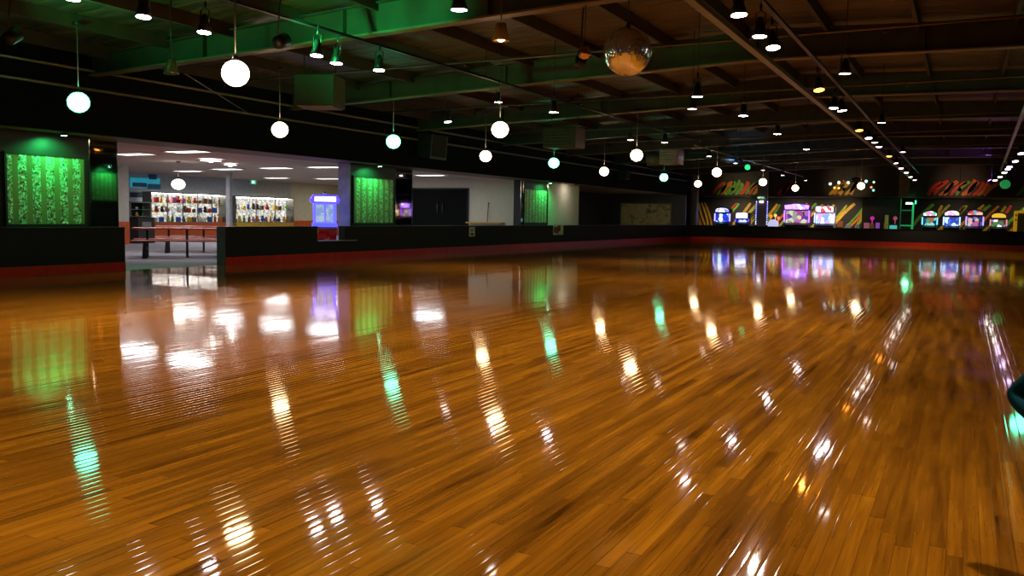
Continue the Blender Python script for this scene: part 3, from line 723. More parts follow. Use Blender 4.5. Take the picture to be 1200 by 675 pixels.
# columns
PINK = mat('mauve_column', (.30, .22, .27), .5)
def column_at(px0, px1, y, z1, m, nm='column'):
    a, c = PY(px0, 250, y).x, PY(px1, 250, y).x
    return struct(MB().span((a, y, 0), (c, y+.35, z1)).build(nm, m))
column_at(810.5, 816.5, 54.6, 4.9, PINK)
c2 = column_at(886.5, 898, 54.4, 4.9, PINK)
column_at(1053.5, 1065, 54.6, 4.9, mat('brown_column', (.16, .11, .09), .6)) if False else None
struct(MB().span((PY(1053.5, 215, YH-.1).x, YH-.12, hz0-.02), (PY(1066, 215, YH-.1).x, YH-.01, 5.0)).build('trim_22', mat('brown_header_post', (.20, .14, .11), .6)))
struct(MB().span((PY(1010, 250, 58).x, 58, 0), (PY(1053, 250, 58).x, 58.2, hz0)).build('wall_arcade_booth', BLK))
# light band on the mauve column
p = PY(892, 234, 54.38)
t = thing('column_light', 'small white and green lamp on the mauve column in the arcade', 'wall lamp', p)
MB().box((0, 0, .12), (.42, .05, .1), bev=.01).build('green_strip', glow_mat('column_lamp_green', [(.1, .5, .2), (.4, .8, .4), (.02, .1, .05)], 1.2, 9), t)
MB().box((.02, -.01, -.12), (.22, .06, .09), bev=.02).build('lens', mat('cool_lamp', (.8, .8, 1), .3, 0, (.8, .8, 1), 6, var=0), t)
for sx_, px in ((-1, 886), (1, 899)):
    p = PY(px, 250, 54.35)
    t = thing('led_strip', 'blue-white light strip down the %s edge of the mauve column' % ('mural' if sx_ < 0 else 'racing cabinet'), 'light strip', (p.x, 54.37, 0))
    MB().span((-.03, -.02, 0), (.03, .02, 2.4)).build('housing', DK, t)
    b = MB()
    for k in range(11): b.box((0, -.025, .98+k*.13), (.045, .02, .07))
    b.build('diodes', glow_mat('strip_diodes', [(.2, .25, 1), (.7, .7, 1), (.3, .2, .9)], 3.0, 8), t)

def cabinet(px0, px1, ytop, y, label, nm, body, led, marq, scr, style='arch', mscale=5, es=(2.5, 1.6, 3), nomarq=False):
    X0, X1 = PY(px0, 255, y).x, PY(px1, 255, y).x
    w = X1-X0; h = PY((px0+px1)/2, ytop, y).z
    t = thing(nm, label, 'arcade machine', ((X0+X1)/2, y, 0))
    D = .8
    side = [(0, .0), (.0, .75), (-.12, .95), (.1, 1.05), (.16, h-.42), (-.02, h-.36), (0, h-.06), (D, h-.06), (D, 0)]
    side = [(q[0], q[1]) for q in side]
    for s in (-1, 1): MB().prism(side, 'x', s*w/2-.03*(s > 0), s*w/2+.03*(s < 0)).build('side_panel', body, t)
    b = MB(); b.span((-w/2+.03, .02, .03), (w/2-.03, D-.02, .75)); b.span((-w/2+.03, .3, .75), (w/2-.03, D-.02, h-.08)); b.build('body', BLK, t)
    MB().box((0, .0, .98), (w-.06, .34, .06), Matrix.Rotation(.35, 3, 'X'), bev=.01).build('control_panel', DK, t)
    b = MB(); b.tube([(-w*.2, -.02, 1.0), (-w*.2, -.05, 1.1)], .012, 6).ball((-w*.2, -.05, 1.12), .03, seg=8, rings=6)
    b.build('joystick', mat('red_plastic', (.6, .03, .03), .3), t)
    MB().span((-w/2+.06, .2, 1.06), (w/2-.06, .29, h-.44)).build('screen', scr, t)
    b = MB()
    z0, z1 = h-.4, h
    if style == 'arch':
        pts = [(-w/2, z0), (w/2, z0), (w/2, z0+.2)]+[(w/2*.92*math.cos(a), z0+.2+(z1-z0-.2)*math.sin(a)) for a in [PI*k/10 for k in range(1, 10)]]+[(-w/2, z0+.2)]
    elif style == 'crown':
        pts = [(-w/2-.05, z0), (w/2+.05, z0), (w/2+.1, z1-.1), (w*.3, z1-.05), (w*.12, z1), (-w*.12, z1), (-w*.3, z1-.05), (-w/2-.1, z1-.1)]
    else:
        pts = [(-w/2, z0), (w/2, z0), (w/2, z1-.06), (w/2-.08, z1), (-w/2+.08, z1), (-w/2, z1-.06)]
    b.prism(pts, 'y', -.06, .35); b.build('marquee', BLK if style == 'arch' else body, t)
    b = MB(); cx = 0; cz = (z0+z1)/2
    b.prism([(p[0]*.88, cz+(p[1]-cz)*(.62 if style == 'arch' else .8)) for p in pts], 'y', -.085, -.05); b.build('marquee_light', marq, t)
    for s in (-1, 1): MB().span((s*w/2-.035, .02, 1.1), (s*w/2+.035, .06, h-.42)).build('led_strip', led, t)
    MB().span((-w*.2, -.02, .3), (w*.2, .02, .6)).build('coin_door', CASEF, t)
    return t
def em(nm, c, s): return mat(nm, tuple(x*.3 for x in c), .3, 0, c, s, var=0)
GB = mat('cab_blue', (.03, .04, .25), .35); GP = mat('cab_purple', (.12, .02, .25), .35); GR = mat('cab_red', (.4, .02, .02), .35); GT = mat('cab_teal', (.02, .15, .2), .35); GYL = mat('cab_yellow', (.65, .38, .01), .35)
YC = 57.0
cabinet(837.5, 855, 242.3, YC, 'blue lit arcade machine in front of the tiger-striped mural, beside the small one', 'arcade_cabinet', GB, em('led_violet', (.35, .3, 1), 2.5), glow_mat('marq_a', [(.1, .1, .7), (.35, .4, 1), (1, 1, 1), (.2, .15, .8)], 1.6, 5), glow_mat('scr_a', [(.0, .02, .45), (.05, .1, .9), (.5, .8, 1), (.02, .02, .2), (.3, .25, .05), (.0, .03, .6)], 1.3, 4.5))
cabinet(862, 877, 248.8, YC, 'low blue lit arcade machine with white top bar, beside the mauve column', 'arcade_cabinet', GB, em('led_blue', (.05, .08, 1), 2), em('white_bar', (.8, .8, 1), 2.5), glow_mat('scr_b', [(.0, .0, .3), (.02, .05, .8), (.4, .5, 1), (.3, .02, .05), (.0, .01, .5)], 1.3, 5), 'rect')
cabinet(919, 948, 238.3, YC, 'large purple glowing racing arcade machine with crown-shaped marquee', 'arcade_cabinet', GP, em('led_purple', (.35, .12, 1), 3), glow_mat('marq_c', [(.2, .1, 1), (.35, .2, 1), (1, .9, 1), (.6, .2, 1), (.25, .15, 1)], 2.0, 4), glow_mat('scr_c', [(.12, .02, .3), (.3, .12, .35), (.25, .25, .25), (.5, .55, .3), (.02, .02, .05), (.3, .05, .2)], .9, 4), 'crown')
cabinet(954.5, 977.5, 241.3, YC, 'white and red topped arcade machine with pale blue picture, before the diagonal stripes', 'arcade_cabinet', mat('cab_white', (.5, .5, .6), .35), em('led_cool', (.45, .5, 1), 2), glow_mat('marq_d', [(1, 1, 1), (.9, .9, 1), (.7, .05, .1), (1, 1, 1)], 1.3, 4), glow_mat('scr_d', [(.35, .45, .9), (.6, .7, 1), (.9, .9, 1), (.5, .3, .7), (.5, .5, .1), (.2, .3, .8)], 1.1, 5), 'rect')
cabinet(1081, 1098.5, 246, YC, 'teal arcade machine with a green castle-like picture', 'arcade_cabinet', GT, em('led_cyan', (.2, .65, .9), 1.6), glow_mat('marq_e', [(.05, .5, .2), (1, .9, 1), (.7, .2, .4), (.9, 1, .9)], 1.2, 5), glow_mat('scr_e', [(.0, .03, .12), (.05, .25, .15), (.2, .55, .5), (.01, .05, .1), (.25, .12, .05)], .9, 5))
cabinet(1106, 1125, 245.5, YC, 'blue arcade machine with white and pink marquee, between the teal and starry ones', 'arcade_cabinet', GB, em('led_ice', (.45, .6, 1), 1.8), glow_mat('marq_f', [(1, .5, .8), (1, 1, 1), (.8, .3, .6), (.6, .7, .2)], 1.3, 5), glow_mat('scr_f', [(.02, .05, .3), (.05, .12, .5), (.5, .7, 1), (.03, .05, .35)], 1.0, 5))
cabinet(1132.5, 1152.5, 245, YC, 'arcade machine with red domed marquee around a blue disc', 'arcade_cabinet', GR, em('led_lilac', (.5, .35, 1), 1.5), glow_mat('marq_g', [(.6, .08, .06), (.1, .3, .6), (.9, .4, .3), (.3, .04, .04)], 1.0, 6), glow_mat('scr_g', [(.02, .03, .12), (.1, .15, .5), (.03, .02, .05), (.6, .4, .4), (.4, .1, .25)], .8, 6))
cabinet(1161, 1180, 248.3, YC, 'arcade machine with yellow hat-shaped marquee and white glow', 'arcade_cabinet', mat('cab_maroon', (.12, .02, .03), .35), em('led_rose', (.8, .3, .3), 1.0), em('marq_yellow', (.9, .55, .05), .9), glow_mat('scr_h', [(.05, .02, .03), (1, .9, .95), (.05, .12, .04), (.2, .15, .5), (.08, .03, .05)], 1.1, 4.5))
for px0, px1, yt, k, lb in ((1243, 1262, 248, 0, 'blue arcade machine past the yellow cabinet'), (1270, 1292, 246, 1, 'violet arcade machine past the yellow cabinet'), (1300, 1322, 248, 2, 'amber arcade machine past the yellow cabinet'), (1332, 1352, 248, 3, 'second blue arcade machine past the yellow cabinet')):
    cabinet(px0, px1, yt, YC, lb, 'arcade_cabinet', (GB, GP, GYL, GB)[k], em('led_far_%d' % k, ((.1, .2, 1), (.5, .1, 1), (1, .6, .1), (.1, .3, 1))[k], 2), MATS[('marq_a', 'marq_c', 'marq_yellow', 'marq_f')[k]], MATS[('scr_a', 'scr_c', 'scr_h', 'scr_f')[k]], 'rect')
# plain yellow cabinet at the frame's edge
X0 = PY(1188.5, 255, YC).x; h = PY(1195, 247, YC).z
t = thing('token_changer', 'plain yellow locker-like cabinet beside the yellow-topped arcade machine', 'cabinet', (X0+.45, YC, 0))
MB().box((0, .35, h/2), (.9, .7, h), bev=.05).build('body', mat('lit_yellow_cabinet', (.75, .42, .02), .4, 0, (.8, .42, .01), .35), t)
MB().box((.06, -.005, h*.5), (.7, .02, h*.86), bev=.005).build('door', mat('yellow_door', (.7, .40, .02), .4), t)
b = MB()
for z in (.3, h-.25, h-.5): b.box((-.36, -.01, z), (.07, .03, .12), bev=.008)
b.build('hinge', DK, t); MB().ball((.05, .35, h+.09), .1, seg=12, rings=8).build('beacon', mat('green_beacon', (.2, .4, .1), .3, 0, (.3, .6, .1), .5), t)
# small red/white kiddie ride beside the column
p = PY(906, 262, 56.5)
t = thing('kiddie_ride', 'small white ride with red and amber lamps beside the mauve column', 'arcade machine', (p.x, 56.5, 0))
MB().box((0, 0, .35), (.7, .8, .7), bev=.04).build('base', DK, t)
MB().ball((0, 0, .95), .3, (1.1, 1, 1), 16, 10).build('body', mat('ride_shell', (.7, .7, .8), .3, 0, (.6, .65, 1), .8), t)
for x, z, c in ((-.15, 1.45, (1, .25, .05)), (.12, 1.5, (1, .6, .2)), (.3, 1.35, (1, .2, .1))): MB().tube([(x, 0, 1.0), (x, 0, z)], .02, 6, ).ball((x, 0, z), .09, seg=10, rings=8).build('lamp', em('ride_lamp_%d' % int(x*100+50), c, 1.3), t)
# games between the machines and the booth: low colourful units
def low_unit(px0, px1, ytop, y, nm, label, cat, base, topc, kind):
    X0, X1 = PY(px0, 262, y).x, PY(px1, 262, y).x; w = X1-X0; h = PY((px0+px1)/2, ytop, y).z
    t = thing(nm, label, cat, ((X0+X1)/2, y, 0))
    MB().box((0, 0, h*.36), (w, .6, h*.72), bev=.03).build('base', base, t)
    if kind == 'dome': MB().ball((0, 0, h*.72), w*.42, (1, 1, (h*.28)/(w*.42)), 14, 10).build('dome', topc, t)
    elif kind == 'post': MB().tube([(0, 0, h*.7), (0, 0, h-.12)], .03).ball((0, 0, h-.12), .12, seg=10, rings=8).build('lamp', topc, t)
    else: MB().box((0, .05, h*.86), (w*.85, .35, h*.28), bev=.03).build('sign', topc, t)
gm = lambda nm, c, s=.4: mat(nm, c, .4, 0, c, s)
low_unit(981, 988, 259, 57, 'prize_kiosk', 'small orange prize kiosk beside the white and red topped machine', 'kiosk', gm('k1', (.3, .08, .03), .15), gm('k1t', (.5, .15, .05)), 'box')
low_unit(990, 998, 262, 57, 'sweet_dispenser', 'low grey dispenser with glass dome before the diagonal stripes', 'dispenser', mat('k2', (.15, .15, .15)), gm('k2t', (.4, .45, .4), .25), 'dome')
low_unit(1001, 1008, 263, 57, 'sweet_dispenser', 'low dark dispenser in front of the olive stripes', 'dispenser', mat('k3', (.05, .06, .06)), gm('k3t', (.25, .3, .35), .2), 'dome')
low_unit(1012, 1019, 261, 57, 'prize_kiosk', 'low red kiosk with a pink top in the row before the booth', 'kiosk', gm('k4', (.35, .04, .04), .2), gm('k4t', (.6, .2, .25), .3), 'box')
low_unit(1019.8, 1024.2, 253.5, 57.6, 'lollipop_stand', 'stand with magenta balls among the low game units', 'stand', gm('k5', (.3, .15, .05), .15), gm('k5t', (.6, .03, .35), .7), 'post')
low_unit(1026, 1031, 261, 57, 'prize_kiosk', 'low violet kiosk next to the tall olive unit', 'kiosk', mat('k6', (.05, .03, .08)), gm('k6t', (.35, .1, .6), .5), 'box')
low_unit(1036.5, 1041, 252, 57.3, 'tall_unit', 'tall narrow olive unit at the edge of the booth', 'kiosk', gm('k7', (.25, .25, .04), .25), gm('k7t', (.3, .3, .05), .25), 'box')
low_unit(1042, 1052, 264, 57, 'toy_counter', 'aqua and lime counter in front of the black booth wall', 'counter', gm('k8', (.1, .5, .5), .5), gm('k8t', (.1, .6, .6), .6), 'box')
low_unit(1047, 1050.5, 253.5, 57.6, 'lollipop_stand', 'stand with red and violet ball above the aqua counter', 'stand', mat('k9', (.05, .03, .05)), gm('k9t', (.5, .08, .15), .6), 'post')
# green-lit post frame
xg = PY(1069.5, 255, 56).x; xl = PY(1054.5, 255, 56).x; zt = PY(1069, 238, 56).z
t = thing('lit_gate', 'green-lit metal gate frame beside the brown post in the arcade', 'gate', (xg, 56, 0))
GM = mat('painted_green_light', (.05, .35, .15), .4, 0, (.02, .5, .15), .55)  # green light falling on the frame, put into its colour and emission
MB().span((-.05, -.05, 0), (.05, .05, zt)).build('post', GM, t); MB().span((xl-xg, -.04, 0), (xl-xg+.05, .04, zt+.25)).build('post', mat('painted_dim_green_light', (.04, .2, .1), .4, 0, (.02, .3, .1), .15), t)
MB().span((xl-xg, -.03, 1.0), (0, .03, 1.07)).build('rail', GM, t); MB().span((xl-xg, -.03, zt-.45), (-.02, .03, zt-.38)).build('rail', mat('painted_dim_green_light', (0, 0, 0)), t)
MB().box((-.22, -.05, zt-.02), (.34, .12, .1), bev=.02).build('lamp', mat('green_white_lamp', (.6, 1, .8), .3, 0, (.35, 1, .65), 8, var=0), t)
MB().box((.12, -.05, zt+.05), (.07, .08, .2), bev=.02).build('lamp', mat('green_lamp', (.1, 1, .4), .3, 0, (.05, 1, .3), 3, var=0), t)
MB().box((-.2, -.05, zt+.42), (.22, .1, .12), bev=.02).build('lamp', mat('green_white_lamp', (0, 0, 0)), t)
light('POINT', 'gate_glow', (-.2, -.5, zt), (.05, 1, .3), 8, t, .1)

# ------------------------------------------------------------------ overhead: struts, conduits, lamps
def run(name, label, cat, a, c, r, m, kind='tube', hang=None):
    a, c = Vector(a), Vector(c)
    t = thing(name, label, cat, (a+c)/2)
    q = (c-a)/2
    if kind == 'tube': MB().tube([-q, q], r, 8).build('pipe', m, t)
    else:
        mid = r; L_ = q.length
        b = MB(); ang = math.atan2(q.x, q.y)
        M3 = Matrix.Rotation(-ang, 3, 'Z')
        b.box((0, 0, 0), (r*2, L_*2, r*.35), M3); b.box(M3 @ Vector((-r*.9, 0, r*.5)), (r*.25, L_*2, r*1.2), M3); b.box(M3 @ Vector((r*.9, 0, r*.5)), (r*.25, L_*2, r*1.2), M3)
        b.build('channel', m, t)
    if hang:
        for u in hang:
            p = -q+q*2*u; w = t.location+p
            MB().tube([p, (p.x, p.y, zd(w.x)-.03-t.location.z)], .008, 6).build('hanger_rod', DK, t)
    return t
H5 = [.06, .25, .44, .62, .8, .95]
run('ceiling_strut', 'long green-grey steel strut running away below the roof ridge', 'strut', (-2.75, -8, 3.5), (-2.6, 53, 3.5), .05, mat('strut_paint', (.16, .18, .14), .4, .3), 'ch', H5)
run('ceiling_strut', 'thin steel strut running to the arcade over the open floor', 'strut', (.55, -8, 3.5), (1.45, 55, 3.5), .035, mat('strut_paint', (0, 0, 0)), 'ch', H5)
run('lighting_track', 'black lighting track parallel to the long strut under the roof ridge', 'lighting track', (-2.3, -8, 3.81), (-2.3, 52.8, 3.81), .03, DK, 'ch', H5)
run('lighting_track', 'black lighting track crossing the green-lit girder', 'lighting track', (-8.5, -8, 3.83), (-8.3, 30, 3.83), .03, DK, 'ch', H5)
run('ceiling_conduit', 'pale conduit sloping away above the inner row of globes', 'conduit', (-8.2, 30, 3.66), (-8.2, 52.9, 3.66), .022, CONDUIT, 'tube', [.1, .5, .9])
run('wall_conduit', 'upper of two conduits along the black bulkhead', 'conduit', (-14.84, -8, 3.79), (-14.84, 52.9, 3.79), .03, mat('brown_conduit', (.22, .19, .14), .4, .5), 'tube')
run('wall_conduit', 'lower of two conduits along the black bulkhead', 'conduit', (-14.84, -8, 3.44), (-14.84, 52.9, 3.44), .03, mat('brown_conduit', (0, 0, 0)), 'tube')
for i, (y, z, lb) in enumerate(((14.8, 4.15, 'sprinkler pipe crossing between the first two girders'), (20.5, 4.12, 'sprinkler pipe crossing beyond the mirror ball'), (27.0, 4.12, 'third sprinkler pipe crossing under the roof'), (31.5, 4.12, 'fourth sprinkler pipe crossing under the roof'), (37.6, 4.12, 'fifth sprinkler pipe crossing under the roof'), (43.3, 4.12, 'sixth sprinkler pipe crossing under the roof'), (49, 4.12, 'last sprinkler pipe before the arcade header'))):
    a = (-14.2, y, 3.92 if i else 3.95); c = (11.5, y, z+.1)
    t = run('sprinkler_pipe', lb, 'pipe', a, c, .022, mat('pipe_paint', (.10, .07, .04), .4, .4), 'tube')
    for k in range(6):
        x = -12+k*3.6; zz = a[2]+(c[2]-a[2])*(x-a[0])/(c[0]-a[0])
        MB().lathe([(0, 0), (.012, 0), (.012, -.05), (.03, -.055), (.03, -.06), (0, -.06)], (x-t.location.x, 0, zz-.02-t.location.z), 8).build('sprinkler_head', CHROME, t)
# diagonal bracing cable on the bulkhead
tag(MB().tube([(-14.5, 13.6, 4.1), (-14.83, 16.1, 3.44)], .012).build('brace_cable', CONDUIT), 'slanting brace cable beside the bulkhead near the first bare lamp', 'cable')

# spotlights ----------------------------------------------------
LEN_W = mat('spot_lens', (.9, .9, .95), .2, 0, (1, .93, 1), 45, var=0)
LEN_O = mat('spot_lens_amber', (.9, .5, .2), .2, 0, (1, .30, .03), 14, var=0)
LEN_D = mat('spot_lens_dim', (.9, .9, .9), .2, 0, (1, .88, .8), 13, var=0)
SPOTP = 430
def make_spot(lens, col, power):
    t = thing('track_spotlight', None, 'spotlight')
    MB().lathe([(0, .02), (.025, .02), (.03, .05), (.055, .1), (.062, .13), (.066, .26)][::-1][0:0] or [(.0, .25), (.03, .25), (.045, .2), (.062, .13), (.095, .02), (.09, .018), (.07, .05), (0, .06)], seg=16).build('housing', DK, t)
    MB().lathe([(0, .012), (.05, .014), (.084, .02), (.07, .045), (0, .05)], seg=16).build('lens', lens, t)
    MB().tube([(-.055, 0, .15), (-.055, 0, .30), (0, 0, .33), (.055, 0, .30), (.055, 0, .15)], .008, 6).build('yoke', DK, t)
    MB().tube([(0, 0, .32), (0, 0, .40)], .016, 8).build('stem', DK, t)
    l = light('SPOT', 'spot_beam', (0, 0, .0), col, power, t, .055, spot=125, blend=1.0)
    index_kids(t)
    return t
LEN_V = mat('spot_lens_violet', (.6, .4, .9), .2, 0, (.8, .55, 1), 13, var=0)
PR = {'v': make_spot(LEN_V, (.6, .4, 1), SPOTP*.12), 'w': make_spot(LEN_W, (1, .86, .70), SPOTP), 'o': make_spot(LEN_O, (1, .45, .1), SPOTP*.4), 'd': make_spot(LEN_D, (1, .82, .62), SPOTP*.85)}
used = set()
def spot(px, py, z, label, kind='w', tilt=(0, 0), group=None, loc=None, mount=None):
    p = loc if loc is not None else PZ(px, py, z)
    if kind in used: o = dup(PR[kind])
    else: o = PR[kind]; used.add(kind)
    o.location = p; o.rotation_euler = (*tilt, random.uniform(0, .5)); o['label'] = label
    if group: o['group'] = group
    zz = mount if mount else (zd(p[0])-.02)
    if zz-p[2] > .41: MB().tube([(0, 0, .395), (0, 0, zz-p[2])], .007, 6).build('drop_rod', DK, o)
    return o
g1 = 'spotlights on the track crossing the green-lit girder'
for px, py, z, k, lb in ((84, 1, 3.4, 'w', 'spotlight half cut by the frame top, near the green-lit roof corner'), (168, 22, 3.4, 'w', 'spotlight on the track between the cut-off one and the bulkhead side'), (239, 40, 3.4, 'w', 'spotlight on the track just before the green-lit girder'),
                         (371, 67, 3.35, 'w', 'bright spotlight directly under the green-lit girder'), (394, 76, 3.35, 'w', 'spotlight right beside the bright one under the green-lit girder'), (444, 84, 3.35, 'w', 'spotlight above and past the hanging box speaker')):
    spot(px, py, z, lb, k, (-.12, 0), g1, mount=3.82)
spot(538, 14, 3.35, 'bright spotlight hanging below the green-lit girder, high over the globes', 'w')
spot(584, 121, 3.75, 'small spotlight straight above the middle of three warm globes', 'w')
spot(649, 133, 3.2, 'spotlight above the dark box unit near a green globe', 'w')
spot(525, 144, 3.3, 'tilted spotlight beside the black wall speaker', 'd', (-.12, -.15))
spot(739, 165, 3.3, 'small spotlight straight above the globe past the mirror ball', 'd')
spot(817, 115, 3.15, 'spotlight hanging from a crossbar beyond the mirror ball', 'w')
spot(811, 129, 3.3, 'dim lamp just behind the crossbar spotlight', 'd')
spot(871, 137, 3.2, 'spotlight with a brown reflector beyond the crossbar spotlight', 'w')
spot(911, 158, 3.3, 'spotlight hanging over mid-floor, in line with the mauve column', 'w')
spot(945, 176, 3.3, 'spotlight hanging mid-floor beyond the one over the column line', 'w')
spot(779, 168, 3.15, 'small spotlight above the silver heater unit', 'd')
spot(831, 184, 3.3, 'small distant spotlight near the corner globes', 'd')
spot(862, 192, 3.3, 'small distant spotlight below the blue-lit dish', 'd')
spot(894, 200, 3.4, 'tiny spotlight straight above the globe at the mauve column', 'd')
spot(917, 206, 3.4, 'tiny amber-white spotlight past the mauve column', 'd')
spot(944, 212, 3.4, 'tiny spotlight beyond the last globe of the inner row', 'd')
spot(990, 88, 3.45, 'small lone spotlight past the big dark girder', 'd')
spot(1033, 145, 3.45, 'small lone spotlight between the two struts', 'd')
spot(1058, 179, 3.45, 'distant lone spotlight beside the end of the long strut', 'd')
g2 = 'spotlights along the ridge lighting track'
rt = [(866, 20, 'w'), (890, 45, 'w'), (906, 58, 'w'), (960, 107, 'o'), (977, 128, 'w'), (987, 131, 'w'), (1007, 154, 'o'), (1018, 163, 'd'), (1025, 168, 'd'), (1030, 173, 'd'), (1042, 184, 'o'), (1050, 192, 'd'), (1056, 198, 'd'), (1062, 203, 'd'), (1067, 208, 'd'), (1072, 211.5, 'd')]
for i, (px, py, k) in enumerate(rt):
    spot(px, py, 3.36, '%s spotlight%s along the ridge lighting track, counted from the camera' % (ORD[i], ' glowing amber' if k == 'o' else ''), k, (random.uniform(-.3, -.05), random.uniform(-.12, .05)), g2, mount=3.80)
g3 = 'spotlights along the second strut'
for i, (px, py) in enumerate([(1197, 181), (1190, 190), (1183, 196.5), (1181, 199), (1177, 203), (1172, 208), (1166, 212)]):
    p = PZ(px, py, 3.25); spot(px, py, 3.05, '%s spotlight along the thin strut over the open floor, counted from the camera' % ORD[i], 'v' if i < 4 else 'd', (-.3, 0), g3, mount=3.49)
# the same rows carry on over and behind the camera
for i, (x, y) in enumerate(((-2.3, 7.5), (-2.3, 5), (-2.3, 1.5), (-2.3, -2.5), (-8.5, 4.3), (-8.5, 1), (-8.5, -3), (.6, 4), (.6, -1), (-5.2, 5.5), (-5.2, 1), (4.5, 6), (4.5, 12), (5, 20), (5, 28), (5, 38), (-11.5, 5), (-11.5, 0), (-5.5, 25), (-5.5, 33), (-5.5, 41), (2.5, 16), (2.5, 24))):
    spot(0, 0, 0, 'spotlight in the rows %s, %s from the first' % ('overhead beyond the view' if i < 18 else 'over mid-floor', ORD[i % 20]), 'w', (0, 0), None, Vector((x, y, 3.37)), 3.79 if x in (-2.3, -8.5) else None) if i < 18 else None

# big round-rim lamp with reflector dish
def dish_lamp(px, py, z, r, label, lens, rimm):
    p = PZ(px, py, z); t = thing('reflector_lamp', label, 'lamp', p)
    MB().lathe([(.03, .2), (.06, .19), (r*.75, .08), (r, -.02), (r*.97, -.025), (r*.7, .06), (.04, .16)], seg=24).build('reflector', rimm, t)
    MB().ball((0, 0, .02), r*.5, (1, 1, .9), 14, 10).build('bulb', lens, t)
    MB().tube([(0, 0, .19), (0, 0, zd(p.x)-.02-p.z)], .01, 8).build('stem', DK, t)
    return t
dish_lamp(587, 46, 3.35, .11, 'lit bulb lamp with amber-rimmed reflector over the globes', mat('reflector_bulb', (1, 1, 1), .3, 0, (1, .92, .85), 22, var=0), mat('amber_glass', (.55, .40, .08), .15, .3))
dish_lamp(201, 85, 3.3, .12, 'unlit bare lamp with clear green-tinged dome under the girder', mat('clear_dark_bulb', (.03, .12, .06), .1), mat('green_tint_glass', (.2, .4, .28), .12, .6))
# globes ---------------------------------------------------------
WARM = [((276, 86), 'largest warm white pendant globe, hanging before the bulkhead'), ((328, 152), 'warm globe below the hanging box speaker'), ((586, 152), 'middle-height warm globe in line with the small distant sequin panel'), ((569, 183), 'warm globe low before the white wall'), ((708, 201), 'warm globe before the curtained recess'), ((746, 182), 'warm globe below and past the mirror ball'), ((818, 215.5), 'warm globe at the dark corner of the rink'), ((840, 202), 'warm globe over the tiger-striped mural'), ((894, 213.5), 'warm globe in front of the mauve column'), ((932, 220.5), 'warm globe above the purple racing machine'), ((1009, 218), 'warm white globe among coloured dots before the header mural')]
GREEN = [((92, 120), 'green pendant globe nearest the banded sequin panel'), ((461, 166), 'green globe between the box speaker and the black wall speaker'), ((649, 191), 'small green globe above the distant sequin panel'), ((778, 208), 'small green globe under the silver heater unit')]
for (px, py), lb in WARM:
    p = PZ(px, py, 2.88); globe(p, min(4.12, zd(p.x)-.1), GLW, lb, 'warm pendant globes')
for (px, py), lb in GREEN:
    p = PZ(px, py, 2.88); globe(p, min(4.12, zd(p.x)-.1), GLG, lb, 'green pendant globes')
p = PZ(1178, 216, 2.88); globe(p, zd(p.x)-.1, mat('dim_green_globe', (.05, .5, .15), .3, 0, (.02, .5, .12), .35), 'dim green globe beside the thin strut near the arcade header', None, .2)
q = PZ(1195, 497, 0); rr = (q-CAM).normalized(); mz = Vector((rr.x, rr.y, -rr.z)); gp = q+mz*(2.88/mz.z)
globe(gp, zd(gp.x)-.1, GLG, 'green globe out past the thin strut, mirrored in the floor', 'green pendant globes')
p = PZ(876, 196, 3.3)
t = thing('green_beacon', 'small round green lamp near the blue-lit dish', 'lamp', p); MB().ball((0, 0, 0), .11, seg=14, rings=10).build('bulb', em('beacon_green', (.03, .8, .25), 1.2), t); MB().tube([(0, 0, .1), (0, 0, zd(p.x)-p.z-.02)], .008).build('stem', DK, t)

def facet(m, scale, amp):
    """each little mirror sits at its own slight tilt"""
    N, L = m.node_tree.nodes, m.node_tree.links; b = N['Principled BSDF']
    tc = N.new('ShaderNodeTexCoord'); v = N.new('ShaderNodeTexVoronoi'); v.inputs['Scale'].default_value = scale; L.new(tc.outputs['Object'], v.inputs['Vector'])
    q = N.new('ShaderNodeVectorMath'); q.operation = 'SUBTRACT'; q.inputs[1].default_value = (.5, .5, .5); L.new(v.outputs['Color'], q.inputs[0])
    k = N.new('ShaderNodeVectorMath'); k.operation = 'SCALE'; k.inputs['Scale'].default_value = amp; L.new(q.outputs[0], k.inputs[0])
    g = N.new('ShaderNodeNewGeometry'); a = N.new('ShaderNodeVectorMath'); L.new(g.outputs['Normal'], a.inputs[0]); L.new(k.outputs[0], a.inputs[1])
    nn = N.new('ShaderNodeVectorMath'); nn.operation = 'NORMALIZE'; L.new(a.outputs[0], nn.inputs[0]); L.new(nn.outputs[0], b.inputs['Normal'])
    return m
# mirror balls -----------------------------------------------------
def mirror_ball(px, py, z, r, label, seg, rings, m, seams=True):
    p = PZ(px, py, z); t = thing('mirror_ball', label, 'mirror ball', p)
    b = MB(); q = bmesh.ops.create_uvsphere(b.bm, u_segments=seg, v_segments=rings, radius=r)
    ed = bmesh.ops.inset_individual(b.bm, faces=b.bm.faces[:], thickness=r*.004, depth=0)
    b.build('mirror_tiles', m, t)
    if seams:
        sb = MB()
        for k in range(10):
            a = 2*PI*k/10+.2
            sb.tube([((r+.001)*math.sin(e_)*math.cos(a), (r+.001)*math.sin(e_)*math.sin(a), (r+.001)*math.cos(e_)) for e_ in [PI*i/24 for i in range(1, 24)]], .005, 6)
        sb.build('seam_strip', CHROME, t)
    MB().lathe([(0, r+.06), (.02, r+.06), (.03, r+.02), (.05, r-.005), (0, r-.01)], seg=12).build('cap', DK, t)
    zz = zd(p.x)-.02-p.z
    MB().tube([(0, 0, r+.055), (0, 0, zz-.15)], .008, 6).build('chain', DK, t)
    MB().lathe([(0, zz-.18), (.07, zz-.18), (.075, zz-.04), (.11, zz-.03), (.11, zz), (0, zz)], seg=16).build('motor', DK, t)
mirror_ball(735.5, 60.5, 3.3, .298, 'big mirror ball hanging over the middle of the rink', 64, 40, facet(mat('mirror_tile', (.9, .94, .9), .14, .9, var=0), 34, .22))
